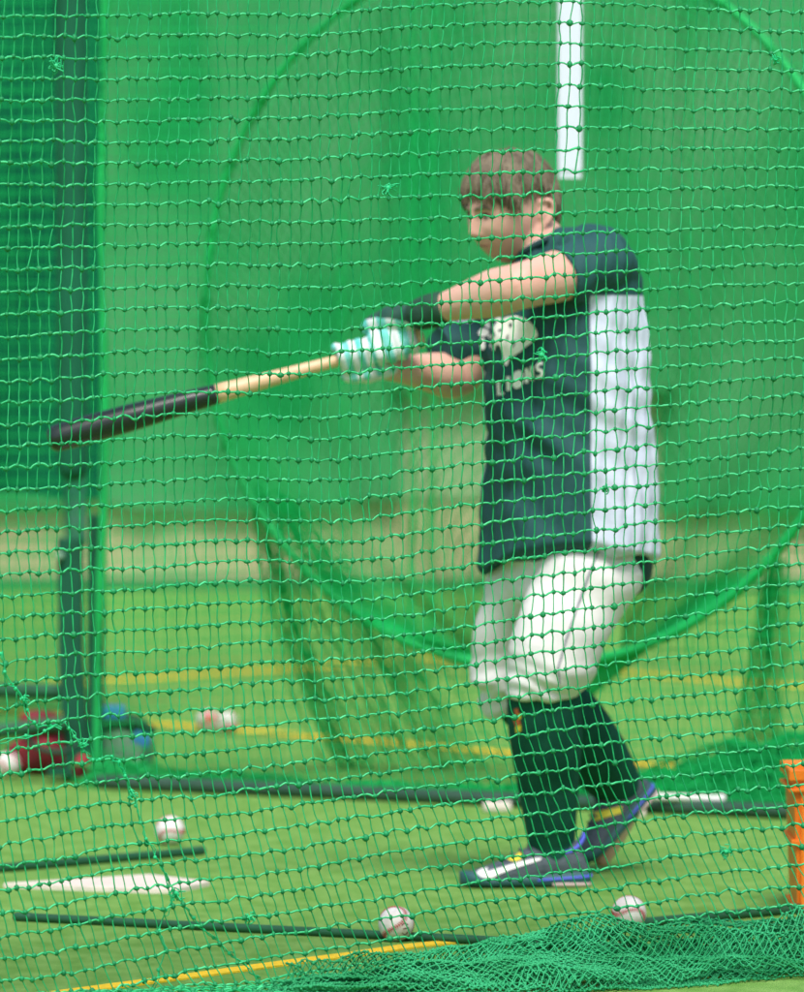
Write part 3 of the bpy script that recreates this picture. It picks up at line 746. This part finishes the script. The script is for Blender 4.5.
# neck, trunk, arms, legs as one skin
skin.add(*limb([B(552,262,0),B(543,247,-.01),B(531,230,-.01),B(521,212,-.01)],[.070,.062,.058,.058],24,4))
def ellring(c,a,b,L,Fv,n=40,zoff=None,pw=1.0):
    t=np.arange(n)*2*PI/n; cs=np.sign(np.cos(t))*np.abs(np.cos(t))**pw; sn=np.sign(np.sin(t))*np.abs(np.sin(t))**pw
    R=np.array(c)+ (a*cs)[:,None]*L+(b*sn)[:,None]*Fv
    if zoff is not None: R[:,2]+=zoff(R)
    return R
def torso(rows,grow=0,pw=1.0,hem=None,n=48):
    R=[]
    for k,(y,cx,a,b,tilt) in enumerate(rows):
        L=LL*math.cos(tilt)+ZU*math.sin(tilt); Fv=np.cross(ZU,L)*-1; Fv=FF
        R.append(ellring(B(cx,y,.0),a+grow,b+grow,L,Fv,n,hem if k>=len(rows)-3 and hem else None,pw))
    return rings_mesh(np.array(R))
skin.add(*torso([(252,553,.06,.055,.2),(262,556,.13,.075,.3),(285,558,.175,.10,.3),(330,560,.175,.115,.3),(400,566,.155,.11,.15),(470,570,.15,.105,0),(530,572,.165,.115,0),(580,572,.17,.12,0),(600,572,.12,.10,0)]))
SHN,ELN,WRN=B(607,263,-.13),B(517,287,-.27),B(432,311,-.15)
SHF,ELF,WRF=B(508,318,.15),B(457,376,.12),B(388,367,-.03)
skin.add(*limb([SHN,(SHN+ELN)/2,ELN*.8+SHN*.2,ELN,ELN*.75+WRN*.25,(ELN+WRN)/2,WRN*.85+ELN*.15,WRN],[.062,.060,.055,.053,.0555,.047,.034,.032],24,4))
skin.add(*limb([SHF,(SHF+ELF)/2,ELF,ELF*.75+WRF*.25,(ELF+WRF)/2,WRF*.85+ELF*.15,WRF],[.055,.052,.050,.050,.042,.033,.031],24,4))
HIPN,KNN,ANN=B(588,575,-.09),B(540,690,-.10),B(552,850,0)
HIPF,KNF,ANF=B(545,578,.10),B(505,682,.15),B(620,786,.44)
skin.add(*limb([HIPN,(HIPN+KNN)/2,KNN,KNN*.7+ANN*.3,(KNN+ANN)/2,ANN],[.085,.070,.046,.048,.040,.034],24,4))
skin.add(*limb([HIPF,(HIPF+KNF)/2,KNF,KNF*.7+ANF*.3,(KNF+ANF)/2,ANF],[.080,.060,.042,.044,.038,.034],24,4))
# feet under the shoes
skin.add(*limb([ANN,B(560,868,0),B(520,876,0),B(480,881,0)],[.036,.034,.032,.022],16,3))
skin.add(*limb([ANF,B(630,800,.46),B(612,838,.45),B(602,858,.44)],[.036,.034,.030,.022],16,3))
# ---- bat axis and the two hands
BT=B(50,440,-.07); BK=B(416,339,-.07); bax=(BT-BK)/np.linalg.norm(BT-BK); 
bup=ZU-bax*np.dot(ZU,bax); bup/=np.linalg.norm(bup); bfr=np.cross(bax,bup)
if bfr[1]>0: bfr=-bfr                    # towards the viewer
def on_bat(x): # point on the axis at picture column x
    k=(x-416)/(50-416.); return BK+(BT-BK)*k
def arc(c,rad,a0,a1,n,slide=0):
    """finger wrapped round the handle: angle 0 = up, 90 = towards the viewer, 180 = down"""
    out=[]
    for k in range(n):
        t=k/(n-1); a=math.radians(a0+(a1-a0)*t); out.append(c+bup*math.cos(a)*rad+bfr*math.sin(a)*rad+bax*slide*t)
    return out
def hand(xc, wrist, a_palm, a0, a1, thumb0, thumb1, pit, sc, grow):
    """palm + five separate fingers closed on the bat; grow = glove thickness"""
    out=[]; cc=[]
    sizes=[.0095*sc,.0100*sc,.0098*sc,.0088*sc]; lens=[.93,1.0,.96,.82]
    for k in range(4):
        c=on_bat(xc-1.4*pit+k*pit)
        a_end=a0+(a1-a0)*lens[k]
        q=arc(c,.0135+sizes[k]*1.05,a0,a_end,8,-.004)
        mid=arc(c,.0145+sizes[k]*1.25,a0,a_end,8,-.004)
        for i in (2,5): q[i]=mid[i]         # knuckle bends
        out.append(('f',k,limb(q,[sizes[k]*1.12+grow,sizes[k]*1.08+grow,sizes[k]*1.12+grow,sizes[k]+grow,sizes[k]*.98+grow,sizes[k]*1.0+grow,sizes[k]*.9+grow,sizes[k]*.8+grow],14,3)))
        cc.append(q[0])
    pc=on_bat(xc+1); a=math.radians(a_palm)
    po=bup*math.cos(a)+bfr*math.sin(a)
    pm=pc+po*(.036+.028*(sc-1)*2)
    out.append(('p',0,ellips(pm,(bax,np.cross(bax,po),po),(.043*sc+grow,.030*sc+grow,.019*sc+grow),22,14)))
    out.append(('p',0,limb([wrist,(wrist*.55+pm*.45),pm*.8+wrist*.2,pm],[.029+grow,.030+grow,.031*sc+grow,.027*sc+grow],18,4,flat=(po,.8))))
    c=on_bat(xc-12); q=arc(c,.030,thumb0,thumb1,6,.012); q[0]=pm*.6+q[0]*.4
    out.append(('t',0,limb(q,[.013+grow,.0125+grow,.0115+grow,.011+grow,.010+grow,.0085+grow],14,3)))
    return out
# right hand (nearer the barrel) reached from below; left hand (at the knob) from above
handA=(356,WRF,205,20,235,-150,0,8.6,1.10)
handB=(392,WRN,338,-22,185,-60,-170,11.0,1.38)
for h_ in (handA,handB):
    for kd,k,m_ in hand(*h_,0.0): skin.add(*m_)
V,Fc,N=voxel(skin,.0042,3,.5)
body=mk('body',V,Fc,M['skin'],PR)
# gloves
for h_,nm in ((handA,'a'),(handB,'b')):
    gb=MB(); seq={0:1,1:0,2:1,3:0}
    for kd,k,m_ in hand(*h_,.0028):
        gb.add(*m_, 0)
    V,Fc,N=voxel(gb,.0026,2,.5)
    # stripes across the fingers: mint and white run with each finger
    o=mk('batting_glove',V,Fc,None,PR,mats=[M['glove_mint'],M['glove_white'],M['glove_cuff']])
    ctr=np.array([V[list(f)].mean(0) for f in Fc]); s=(ctr-on_bat(h_[0]-17))@(-bax)     # metres along the handle
    d=ctr-on_bat(h_[0]); ang=np.degrees(np.arctan2(d@bfr,d@bup)); 
    rad=np.sqrt((d@bfr)**2+(d@bup)**2)
    mi=(np.floor((s/(.0205 if nm=='b' else .0150))).astype(int)%2==0).astype(int)
    pa=h_[2] if h_[2]<180 else h_[2]-360
    da=np.abs((ang-pa+180)%360-180)
    if nm=='b': mi=np.where((rad>.073),2,mi)
    else: mi=np.where((rad>.060),1,mi)
    o.data.polygons.foreach_set('material_index',mi.astype(np.int32))
# wristband on the near arm
wd=(ELN-WRN)/np.linalg.norm(ELN-WRN)
mb=MB(); mb.add(*limb([WRN-wd*.030,WRN-wd*.01,WRN+wd*.004,WRN+wd*.020],[.037,.040,.041,.040],24,3)); V,Fc=mb.verts(),mb.F
nz=Noise(12,60); mk('wristband',V+ (nz(V[:,0],V[:,1],V[:,2])*.0012)[:,None],Fc,M['dark_fabric'],PR)

# ---- bat: a separate thing, held
bt=thing('baseball_bat',tuple(BK),'wooden baseball bat with black barrel and pale handle, held out to the left','bat')
def revolve(prof,mt,name,par):
    n=28; ang=np.arange(n)*2*PI/n; L=np.linalg.norm(BT-BK)
    R=np.array([BK+bax*t*L+r*(np.cos(ang)[:,None]*bup+np.sin(ang)[:,None]*bfr) for t,r in prof]); V,Fc=rings_mesh(R); return mk(name,V,Fc,mt,par)
def brad(t): return float(np.interp(t,[0,.03,.10,.25,.45,.55,.65,.78,.9,.97,1.0],[.0135,.0125,.0125,.0138,.0190,.0228,.0270,.0315,.0325,.0315,.029]))
kx=(416-217)/(416-50.)
revolve([(-.022,.006),(-.020,.018),(-.014,.024),(-.006,.0245),(0,.019),(.01,.0135)],M['bat_wood'],'knob',bt)
revolve([(t,brad(t)) for t in np.linspace(.008,kx,20)],M['bat_wood'],'handle',bt)
revolve([(t,brad(t)+.0002) for t in np.linspace(kx,.985,26)]+[(.993,.0275),(.999,.024),(1.003,.018),(1.002,.010),(.998,.004)],M['bat_black'],'barrel',bt)

# ---- face details
def face_pt(y,z,lift=0.):
    # find the surface point in front at (l=y,u=z)
    u=z/.121; l=y/.083; 
    for _ in range(6):
        f=math.sqrt(max(1e-3,1-l*l-u*u)); X,Y,Z=head_surf(np.array(f),np.array(l),np.array(u)); l+=(y-float(Y))/.083*.9
    return HC+Hf*(float(X)+lift)+Hl*y+Hu*z
for s in (1,-1):
    e=face_pt(.030*s,-.003,-.009)
    eo=mk('eye',*ellips(e,(Hl,Hu,Hf),(.0118,.0060,.0105),16,12),M['eye_white'],PR)
    mk('iris',*ellips(e+Hf*.0085-Hl*.001-Hu*.0015,(Hl,Hu,Hf),(.0050,.0046,.0038),12,8),M['iris'],eo)
    q=[face_pt((.030+dx)*s,.017+dz,.002) for dx,dz in ((-.018,-.002),(-.008,.002),(.004,.0035),(.016,-.001))]
    mk('eyebrow',*limb(q,[.0032,.0050,.0048,.0025],8,3),M['hair'],PR)
    q=[face_pt((.030+dx)*s,.0035+dz,.0015) for dx,dz in ((-.013,-.004),(-.004,.0015),(.005,.0015),(.014,-.003))]
    mk('eyelid',*limb(q,[.0020,.0036,.0036,.0020],8,3),M['lid'],PR)
q=[face_pt(d,-.0700-.03*d*d*10,.0015) for d in (-.020,-.008,.0,.008,.020)]; mk('lips',*limb(q,[.002,.0036,.0034,.0036,.002],8,3),M['lip'],PR)

# ---- hair: a thick cap with locks
nh=Noise(15,1); nh2=Noise(16,1)
az=np.arctan2(l_,f_); 
lo=np.interp(np.degrees(np.abs(az)),[0,35,60,80,95,112,135,180],[.044,.040,.012,.040,.052,.040,-.050,-.072])
zz=hz; cover=1/(1+np.exp(-(zz-lo-.006*nh(az*14,0))/.0030))
thick=.012+.006*np.clip(hz/.1,0,1)+.004*nh(az*9,hz*26)+.0028*nh2(az*34,hz*16)
d3=np.stack([hx,hy,hz],-1); dn=d3/np.linalg.norm(d3,axis=-1)[...,None]
Rr=head_pt(d3*1.0+dn*(thick*cover-.010*(1-cover))[...,None])
hm=MB(); hm.add(*rings_mesh(Rr))
for k in range(900):
    a=random.uniform(-PI,PI)
    l0=float(np.interp(math.degrees(abs(a)),[0,35,60,80,95,112,135,180],[.044,.040,.012,.040,.052,.040,-.050,-.072]))
    z1=l0+random.gauss(-.004,.009) if k<520 else random.uniform(l0+.01,.09); z0=min(z1+random.uniform(.035,.06),.110); q=[]
    da=random.gauss(0,.10)
    for i in range(5):
        t=i/4; zq=z0+(z1-z0)*t; u=min(max(zq/.121,-.98),.98); aa=a+da*t; s=math.sqrt(1-u*u)
        X,Y,Z=head_surf(np.array(s*math.cos(aa)),np.array(s*math.sin(aa)),np.array(u)); v=np.array([float(X),float(Y),float(Z)]); 
        v=v+v/np.linalg.norm(v)*(.017+.006*max(0,zq/.1)+ (.002 if i<3 else -.003*(i-2)) + random.gauss(0,.0012)); q.append(head_pt(v[None])[0])
    hm.add(*limb(q,[.0014,.0028,.0031,.0024,.0007],5,2))
hm.build('hair',M['hair'],PR)

# ---- T-shirt
sh=MB()
def hem(R):
    x=402+(R[:,0])*F/R[:,1]; d=np.interp(x,[475,490,515,545,590,620,650,662],[-30,-24,-8,0,2,-4,-12,-14])
    return d/436.
rows=[(246,549,.075,.068,.25),(252,553,.105,.078,.28),(262,558,.155,.095,.30),(280,563,.196,.126,.28),(305,565,.214,.150,.26),(340,565,.219,.160,.24),(380,563,.222,.165,.2),
      (420,566,.222,.165,.10),(460,568,.222,.166,.05),(500,569,.226,.169,0),(525,569,.230,.173,0),(540,568,.232,.176,0),(545,568,.222,.168,0)]
sh.add(*torso(rows,0,1.0,hem,56))
sh.add(*limb([B(628,288,-.04),B(612,268,-.11),B(597,263,-.15),B(575,272,-.185),B(561,277,-.205)],[.042,.064,.073,.070,.069],28,5,False))
sh.add(*limb([B(535,300,.05),B(508,322,.14),B(480,345,.14),B(452,347,.12),B(437,349,.10)],[.075,.082,.075,.062,.052],26,5,False))
sh.add(*limb([B(550,262,-.02),B(575,251,-.07),B(600,257,-.13)],[.060,.062,.072],24,4))
V,Fc,N=voxel(sh,.0050,3,.5)
w1=Noise(17,1); w2=Noise(18,1)
zz=V[:,2]; low=np.clip((1.25-zz)/.5,0,1)
cxl=B(566,440)[0]; azim=np.arctan2((V[:,0]-cxl),-(V[:,1]-DB))      # 0 = towards the viewer, + = right
wr=.0055*w1(azim*7+zz*3.2,zz*4)+ .0065*w2(V[:,0]*18+zz*26,V[:,1]*14,zz*9)*np.exp(-((zz-1.12)/.22)**2)+.003*w2(azim*15-zz*10,zz*9)
diag=.006*np.sin((V[:,0]*.6+zz)*46+2*w1(zz*8,azim*2))*np.exp(-((V[:,0]-B(530,430)[0])/.09)**2-((zz-1.03)/.17)**2)
V=V+N*(1.45*wr+1.3*diag+.0035*np.sin(azim*26+2*w1(zz*5,azim))*np.clip((azim-.15)*2,0,1)*np.clip((B(0,330)[2]-zz)*6,0,1))[:,None]
shirt=mk('t_shirt',V,Fc,M['shirt'],PR)
# signed distance to the edge of the pale panel (metres): side seam to the back, below the sleeve
pxs=402+V[:,0]*F/V[:,1]; ss=(azim-math.radians(14.5))*.19
seam_z=B(600,296)[2]-0*pxs
back=np.minimum(ss, (seam_z-V[:,2])+.0)
far=(math.radians(180+14.5-50*0)-0)      # the far side seam
wrap=np.where(azim<-math.radians(115),(-azim-math.radians(115))*.19,-1); back=np.maximum(back,np.minimum(wrap,seam_z-V[:,2]))
at=shirt.data.attributes.new('panel','FLOAT','POINT'); at.data.foreach_set('value',back.astype(np.float32))
# collar rib and pale undershirt edge
cr=[]; 
for k in range(25):
    t=k*2*PI/24; cr.append(B(545,247,-.02)+LL*.062*math.cos(t)+ZU*(.030*math.cos(t)-.012*math.sin(t))+FF*.062*math.sin(t))
mk('collar',*limb(cr,[.008]*25,10,2,False),M['navy'],PR)
cr2=[c+ZU*.006-(c-B(545,247,-.02))*.06 for c in cr]; mk('undershirt_collar',*limb(cr2,[.0045]*25,8,2,False),M['white'],PR)
# prints
bvh=bvh_of(shirt)
Z=lambda pts: rounded([(450+x/5.36,290+y/5.36) for x,y in pts])
decal('lion_print',[Z([(230,205),(250,175),(290,150),(345,138),(400,152),(446,190),(470,236),(458,262),(430,288),(402,308),(385,325),(355,345),(335,362),(318,375),(308,402),(292,402),(286,365),(276,320),(262,296),(245,300),(238,325),(218,315),(212,290),(228,262),(243,240)]),
    Z([(180,175),(205,165),(218,185),(212,205),(190,195)]),Z([(152,222),(175,205),(205,215),(205,240),(175,250),(155,240)]),Z([(160,268),(182,258),(188,290),(185,315),(165,318)]),Z([(240,155),(265,143),(272,156),(250,170)]),
    Z([(205,245),(222,235),(228,250),(212,262)])],bvh,M['print'],PR,.004,1.1)
decal('lion_marking',[Z([(318,178),(332,182),(328,198),(316,196)]),Z([(300,268),(306,240),(312,240),(308,272)]),Z([(345,270),(352,272),(340,305),(333,303)]),Z([(258,215),(275,208),(280,216),(262,224)])],bvh,M['navy'],PR,.0055,1.0)
def letter_polys():
    # L I O N S, drawn as strokes on a rising baseline
    ux,uy=(.70,-.30); vx,vy=(-.02,-.76)      # baseline direction and letter upright in the picture
    o=(498,396); out=[]
    def T(p): return (o[0]+p[0]*ux+p[1]*vx, o[1]+p[0]*uy+p[1]*vy)
    def S(pts,w_): out.append(stroke([T(p) for p in pts],w_*.82))
    S([(1,19),(1,1),(8,1)],4.0)
    S([(15,20),(15,1)],4.6)
    S([(23,16),(26,20),(31,20),(34,16),(34,5),(31,1),(26,1),(23,5),(23,16.4)],4.0)
    S([(41,1),(41,20)],4.2); S([(41,20),(49,2)],3.8); S([(49,1),(49,20)],4.2)
    S([(64,17),(60,20),(56,17),(57,12),(62,9),(64,4),(60,1),(55,3)],3.8)
    return out
lp=letter_polys(); nb=0
for q in range(1): decal('lions_lettering',[p for p in lp],bvh,M['print'],PR,.004,1.0)
decal('upper_print',[Z([(378,92),(400,88),(402,98),(380,104)]),Z([(410,88),(440,80),(462,80),(460,90),(430,96),(412,98)])],bvh,M['print'],PR,.003,1.0)
# ---- trousers
tr=MB()
R=[]
for (y,cx,a,b) in ((535,572,.165,.12),(550,572,.185,.135),(572,574,.190,.142),(590,572,.175,.135),(606,566,.13,.11)):
    R.append(ellring(B(cx,y,0),a,b,LL,FF,48))
tr.add(*rings_mesh(np.array(R)))
tr.add(*limb([B(596,560,-.06),B(580,590,-.09),B(566,620,-.12),B(554,650,-.13),B(543,682,-.125),B(542,697,-.125)],[.115,.113,.102,.092,.085,.080],34,5,False))
tr.add(*limb([B(548,568,.07),B(525,590,.09),B(508,620,.12),B(502,655,.14),B(502,688,.15),B(507,703,.17)],[.108,.094,.078,.070,.064,.058],30,5,False))
V,Fc,N=voxel(tr,.0050,3,.5)
nn1=Noise(23,1); nn2=Noise(24,1); kz=np.exp(-((V[:,2]-B(0,690)[2])/.07)**2)
diag=.0095*nn1(V[:,0]*9+V[:,2]*16,V[:,1]*5,V[:,2]*6)+kz*.0028*np.sin(V[:,2]*150+V[:,0]*40+5*nn2(V[:,0]*14,V[:,2]*8))+kz*.009*nn2(V[:,0]*12,V[:,1]*12,V[:,2]*60)+.003*nn2(V[:,0]*24,V[:,1]*20,V[:,2]*22)
V=V+N*diag[:,None]
trs=mk('trousers',V,Fc,M['pants'],PR)
bvh=bvh_of(trs)
decal('side_piping',[stroke([(598,552),(590,572),(578,605),(566,640),(558,668),(560,684)],[2.2,2.4,2.4,2.2,2,1.6])],bvh,M['piping'],PR,.003,1.4)
# elastic cuffs
mk('trouser_cuff',*limb([B(542,689,-.125),B(542,698,-.125)],[.081,.076],30,2,False),M['pants'],PR)
# dark undershirt tail below the pale hem
tl=[]
for k,(y,off) in enumerate(((548,.002),(562,.004),(575,0),(586,-.012),(593,-.03))):
    row=[]
    for i in range(15):
        a_=math.radians(22+i*9); rr=.188+off
        row.append(np.array([B(574,y)[0]+ (rr*.93)*math.sin(a_), DB-(rr*.80)*math.cos(a_), B(0,y)[2]-(.0 if i>4 else (5-i)*-.006)]))
    tl.append(row)
tl=np.array(tl); Vt=tl.reshape(-1,3); Ft=[(k*15+i,k*15+i+1,(k+1)*15+i+1,(k+1)*15+i) for k in range(4) for i in range(14)]
o=mk('undershirt_tail',Vt,Ft,M['navy'],PR); md=o.modifiers.new('thickness','SOLIDIFY'); md.thickness=.004
# ---- socks
mk('sock',*limb([B(543,680,-.12),B(544,706,-.105),B(546,740,-.08),B(548,780,-.04),B(550,815,-.02),B(552,842,0),B(555,858,0)],[.074,.085,.083,.072,.062,.054,.050],28,5),M['sock'],PR)
fs=mk('sock',*limb([B(505,684,.15),B(530,702,.18),B(562,716,.25),B(588,747,.34),B(606,770,.41),B(620,788,.45)],[.058,.076,.085,.082,.070,.056],28,5),M['sock'],PR)
bvh=bvh_of([o for o in PR.children if o.name.startswith('sock')][0])
decal('sock_emblem',[[(514,709),(518,708),(519,714),(515,715)],[(513,720),(519,719),(521,724),(516,727)]],bvh,M['red_mark'],PR,.003,1.0)
decal('sock_emblem',[[(515,727),(521,725),(521,731),(516,733)],[(518,714),(521,714),(521,719),(518,719)]],bvh,M['shoe_yellow'],PR,.003,1.0)
# ---- shoes
def shoe(heel, toe, side, up, tag_):
    """heel, toe: points on the sole line; up: unit vector of the shoe"""
    ax=(toe-heel); L=np.linalg.norm(ax); ax/=L; up=up-ax*np.dot(up,ax); up/=np.linalg.norm(up); sd_=np.cross(up,ax)
    prof=[(-.01,.020,.030,.030),(.02,.032,.055,.012),(.08,.037,.085,.006),(.18,.040,.098,.004),(.30,.041,.094,.004),(.42,.042,.082,.004),(.54,.045,.066,.003),(.66,.049,.052,.003),(.78,.050,.041,.004),(.88,.045,.034,.006),(.95,.034,.028,.009),(.99,.020,.022,.012),(1.005,.008,.017,.014)]
    R=[]
    for t,w_,h,b in prof:
        n=26; row=[]
        for i in range(n):
            a=i*2*PI/n; c_,s_=math.cos(a),math.sin(a)
            h2=h*1.22; X=w_*np.sign(c_)*abs(c_)**.8*(1-.35*max(0,s_)**1.5*(1 if t<.5 else .6)); hh=(b+ (h2-b)*(.5+.5*np.sign(s_)*abs(s_)**(.75 if s_<0 else 1.1)))
            row.append(heel+ax*t*L+sd_*X+up*hh)
        R.append(row)
    V,Fc=rings_mesh(np.array(R)); mb=MB(); mb.add(V,Fc); V,Fc,N=voxel(mb,.004,2,.5)
    nz=Noise(33,1); V=V+N*(.0014*nz(V[:,0]*60,V[:,1]*60,V[:,2]*60))[:,None]
    o=mk('shoe',V,Fc,M['shoe'],PR)
    # sole
    R=[]
    for t,w_,h,b in prof:
        n=20; row=[]
        for i in range(n):
            a=i*2*PI/n; hgt=.010+.012*(1-t)+ (.006 if t>.85 else 0)
            row.append(heel+ax*(t*1.01-.005)*L+sd_*(w_+.004)*np.sign(math.cos(a))*abs(math.cos(a))**.6+up*(hgt+hgt*.95*np.sign(math.sin(a))*abs(math.sin(a))**.5+ (.004 if t>.9 else 0)))
        R.append(row)
    V,Fc=rings_mesh(np.array(R)); s_=mk('sole',V,Fc,M['shoe_sole'],o)
    # heel edge in blue, pink outsole under the heel
    R=[]
    for t,w_,h,b in prof[:6]:
        row=[]
        for i in range(16):
            a=i*2*PI/16; row.append(heel+ax*(t*1.01-.01)*L+sd_*(w_+.0065)*np.sign(math.cos(a))*abs(math.cos(a))**.6+up*(.026+.007*math.sin(a)-.02*t))
        R.append(row)
    V,Fc=rings_mesh(np.array(R)); mk('heel_edge',V,Fc,M['shoe_blue'],o)
    R=[]
    for t,w_,h,b in prof[:5]:
        row=[]
        for i in range(16):
            a=i*2*PI/16; row.append(heel+ax*(t*1.0-.004)*L+sd_*(w_+.0055)*np.sign(math.cos(a))*abs(math.cos(a))**.6+up*(.008+.0085*math.sin(a)))
        R.append(row)
    V,Fc=rings_mesh(np.array(R)); mk('heel_outsole',V,Fc,M['shoe_pink'],o)
    # collar line and tongue
    cl=[]
    for k in range(19):
        t=k*2*PI/18; cl.append(heel+ax*L*(.20+.165*math.cos(t))+sd_*.0345*math.sin(t)+up*(.113-.022*abs(math.sin(t))+.010*math.cos(2*t)))
    mk('collar_trim',*limb(cl,[.0045]*19,8,3,False),M['shoe_blue'],o)
    tg=[heel+ax*L*.39+up*.106,heel+ax*L*.37+up*.120,heel+ax*L*.355+up*.134]; mk('tongue',*limb(tg,[.016,.017,.014],12,3,flat=(ax,.4)),M['shoe'],o)
    for k in range(5):
        t=.40+k*.065; h=np.interp(t,[.4,.66],[.104,.068]); mk('lace',*limb([heel+ax*L*t+sd_*.022+up*(h-.006),heel+ax*L*(t+.01)+up*(h+.002),heel+ax*L*t-sd_*.022+up*(h-.006)],[.0025]*3,6,3),M['shoe'],o)
    return o
s1=shoe(B(588,886.5,.0),B(461,886.5,-.03),None,ZU,'front')
bvh=bvh_of(s1); Z2=lambda pts: [(440+x/5.025,800+y/5.025) for x,y in pts]
decal('side_stripe',[Z2([(183,360),(205,345),(240,338),(238,358),(300,340),(400,310),(480,292),(512,290),(505,302),(430,325),(360,348),(300,372),(262,395),(230,408),(205,400),(192,385)])],bvh,M['white'],s1,.003,1.0)
decal('yellow_patch',[Z2([(335,295),(378,278),(398,260),(412,268),(408,298),(380,308),(350,304)])],bvh,M['shoe_yellow'],s1,.003,1.0)
s2=shoe(B(655,793,.47),B(584,868,.40),None,np.array([-.72,-.25,.62]),'rear')
bvh=bvh_of(s2)
decal('yellow_patch',[[(594,812),(622,806),(622,813),(604,818),(594,822)]],bvh,M['shoe_yellow'],s2,.003,1.0)
decal('side_stripe',[[(622,762),(634,764),(640,774),(632,776),(624,770)]],bvh,M['white'],s2,.003,1.0)
print('verts', sum(len(o.data.vertices) for o in COL.objects if o.type=='MESH'))
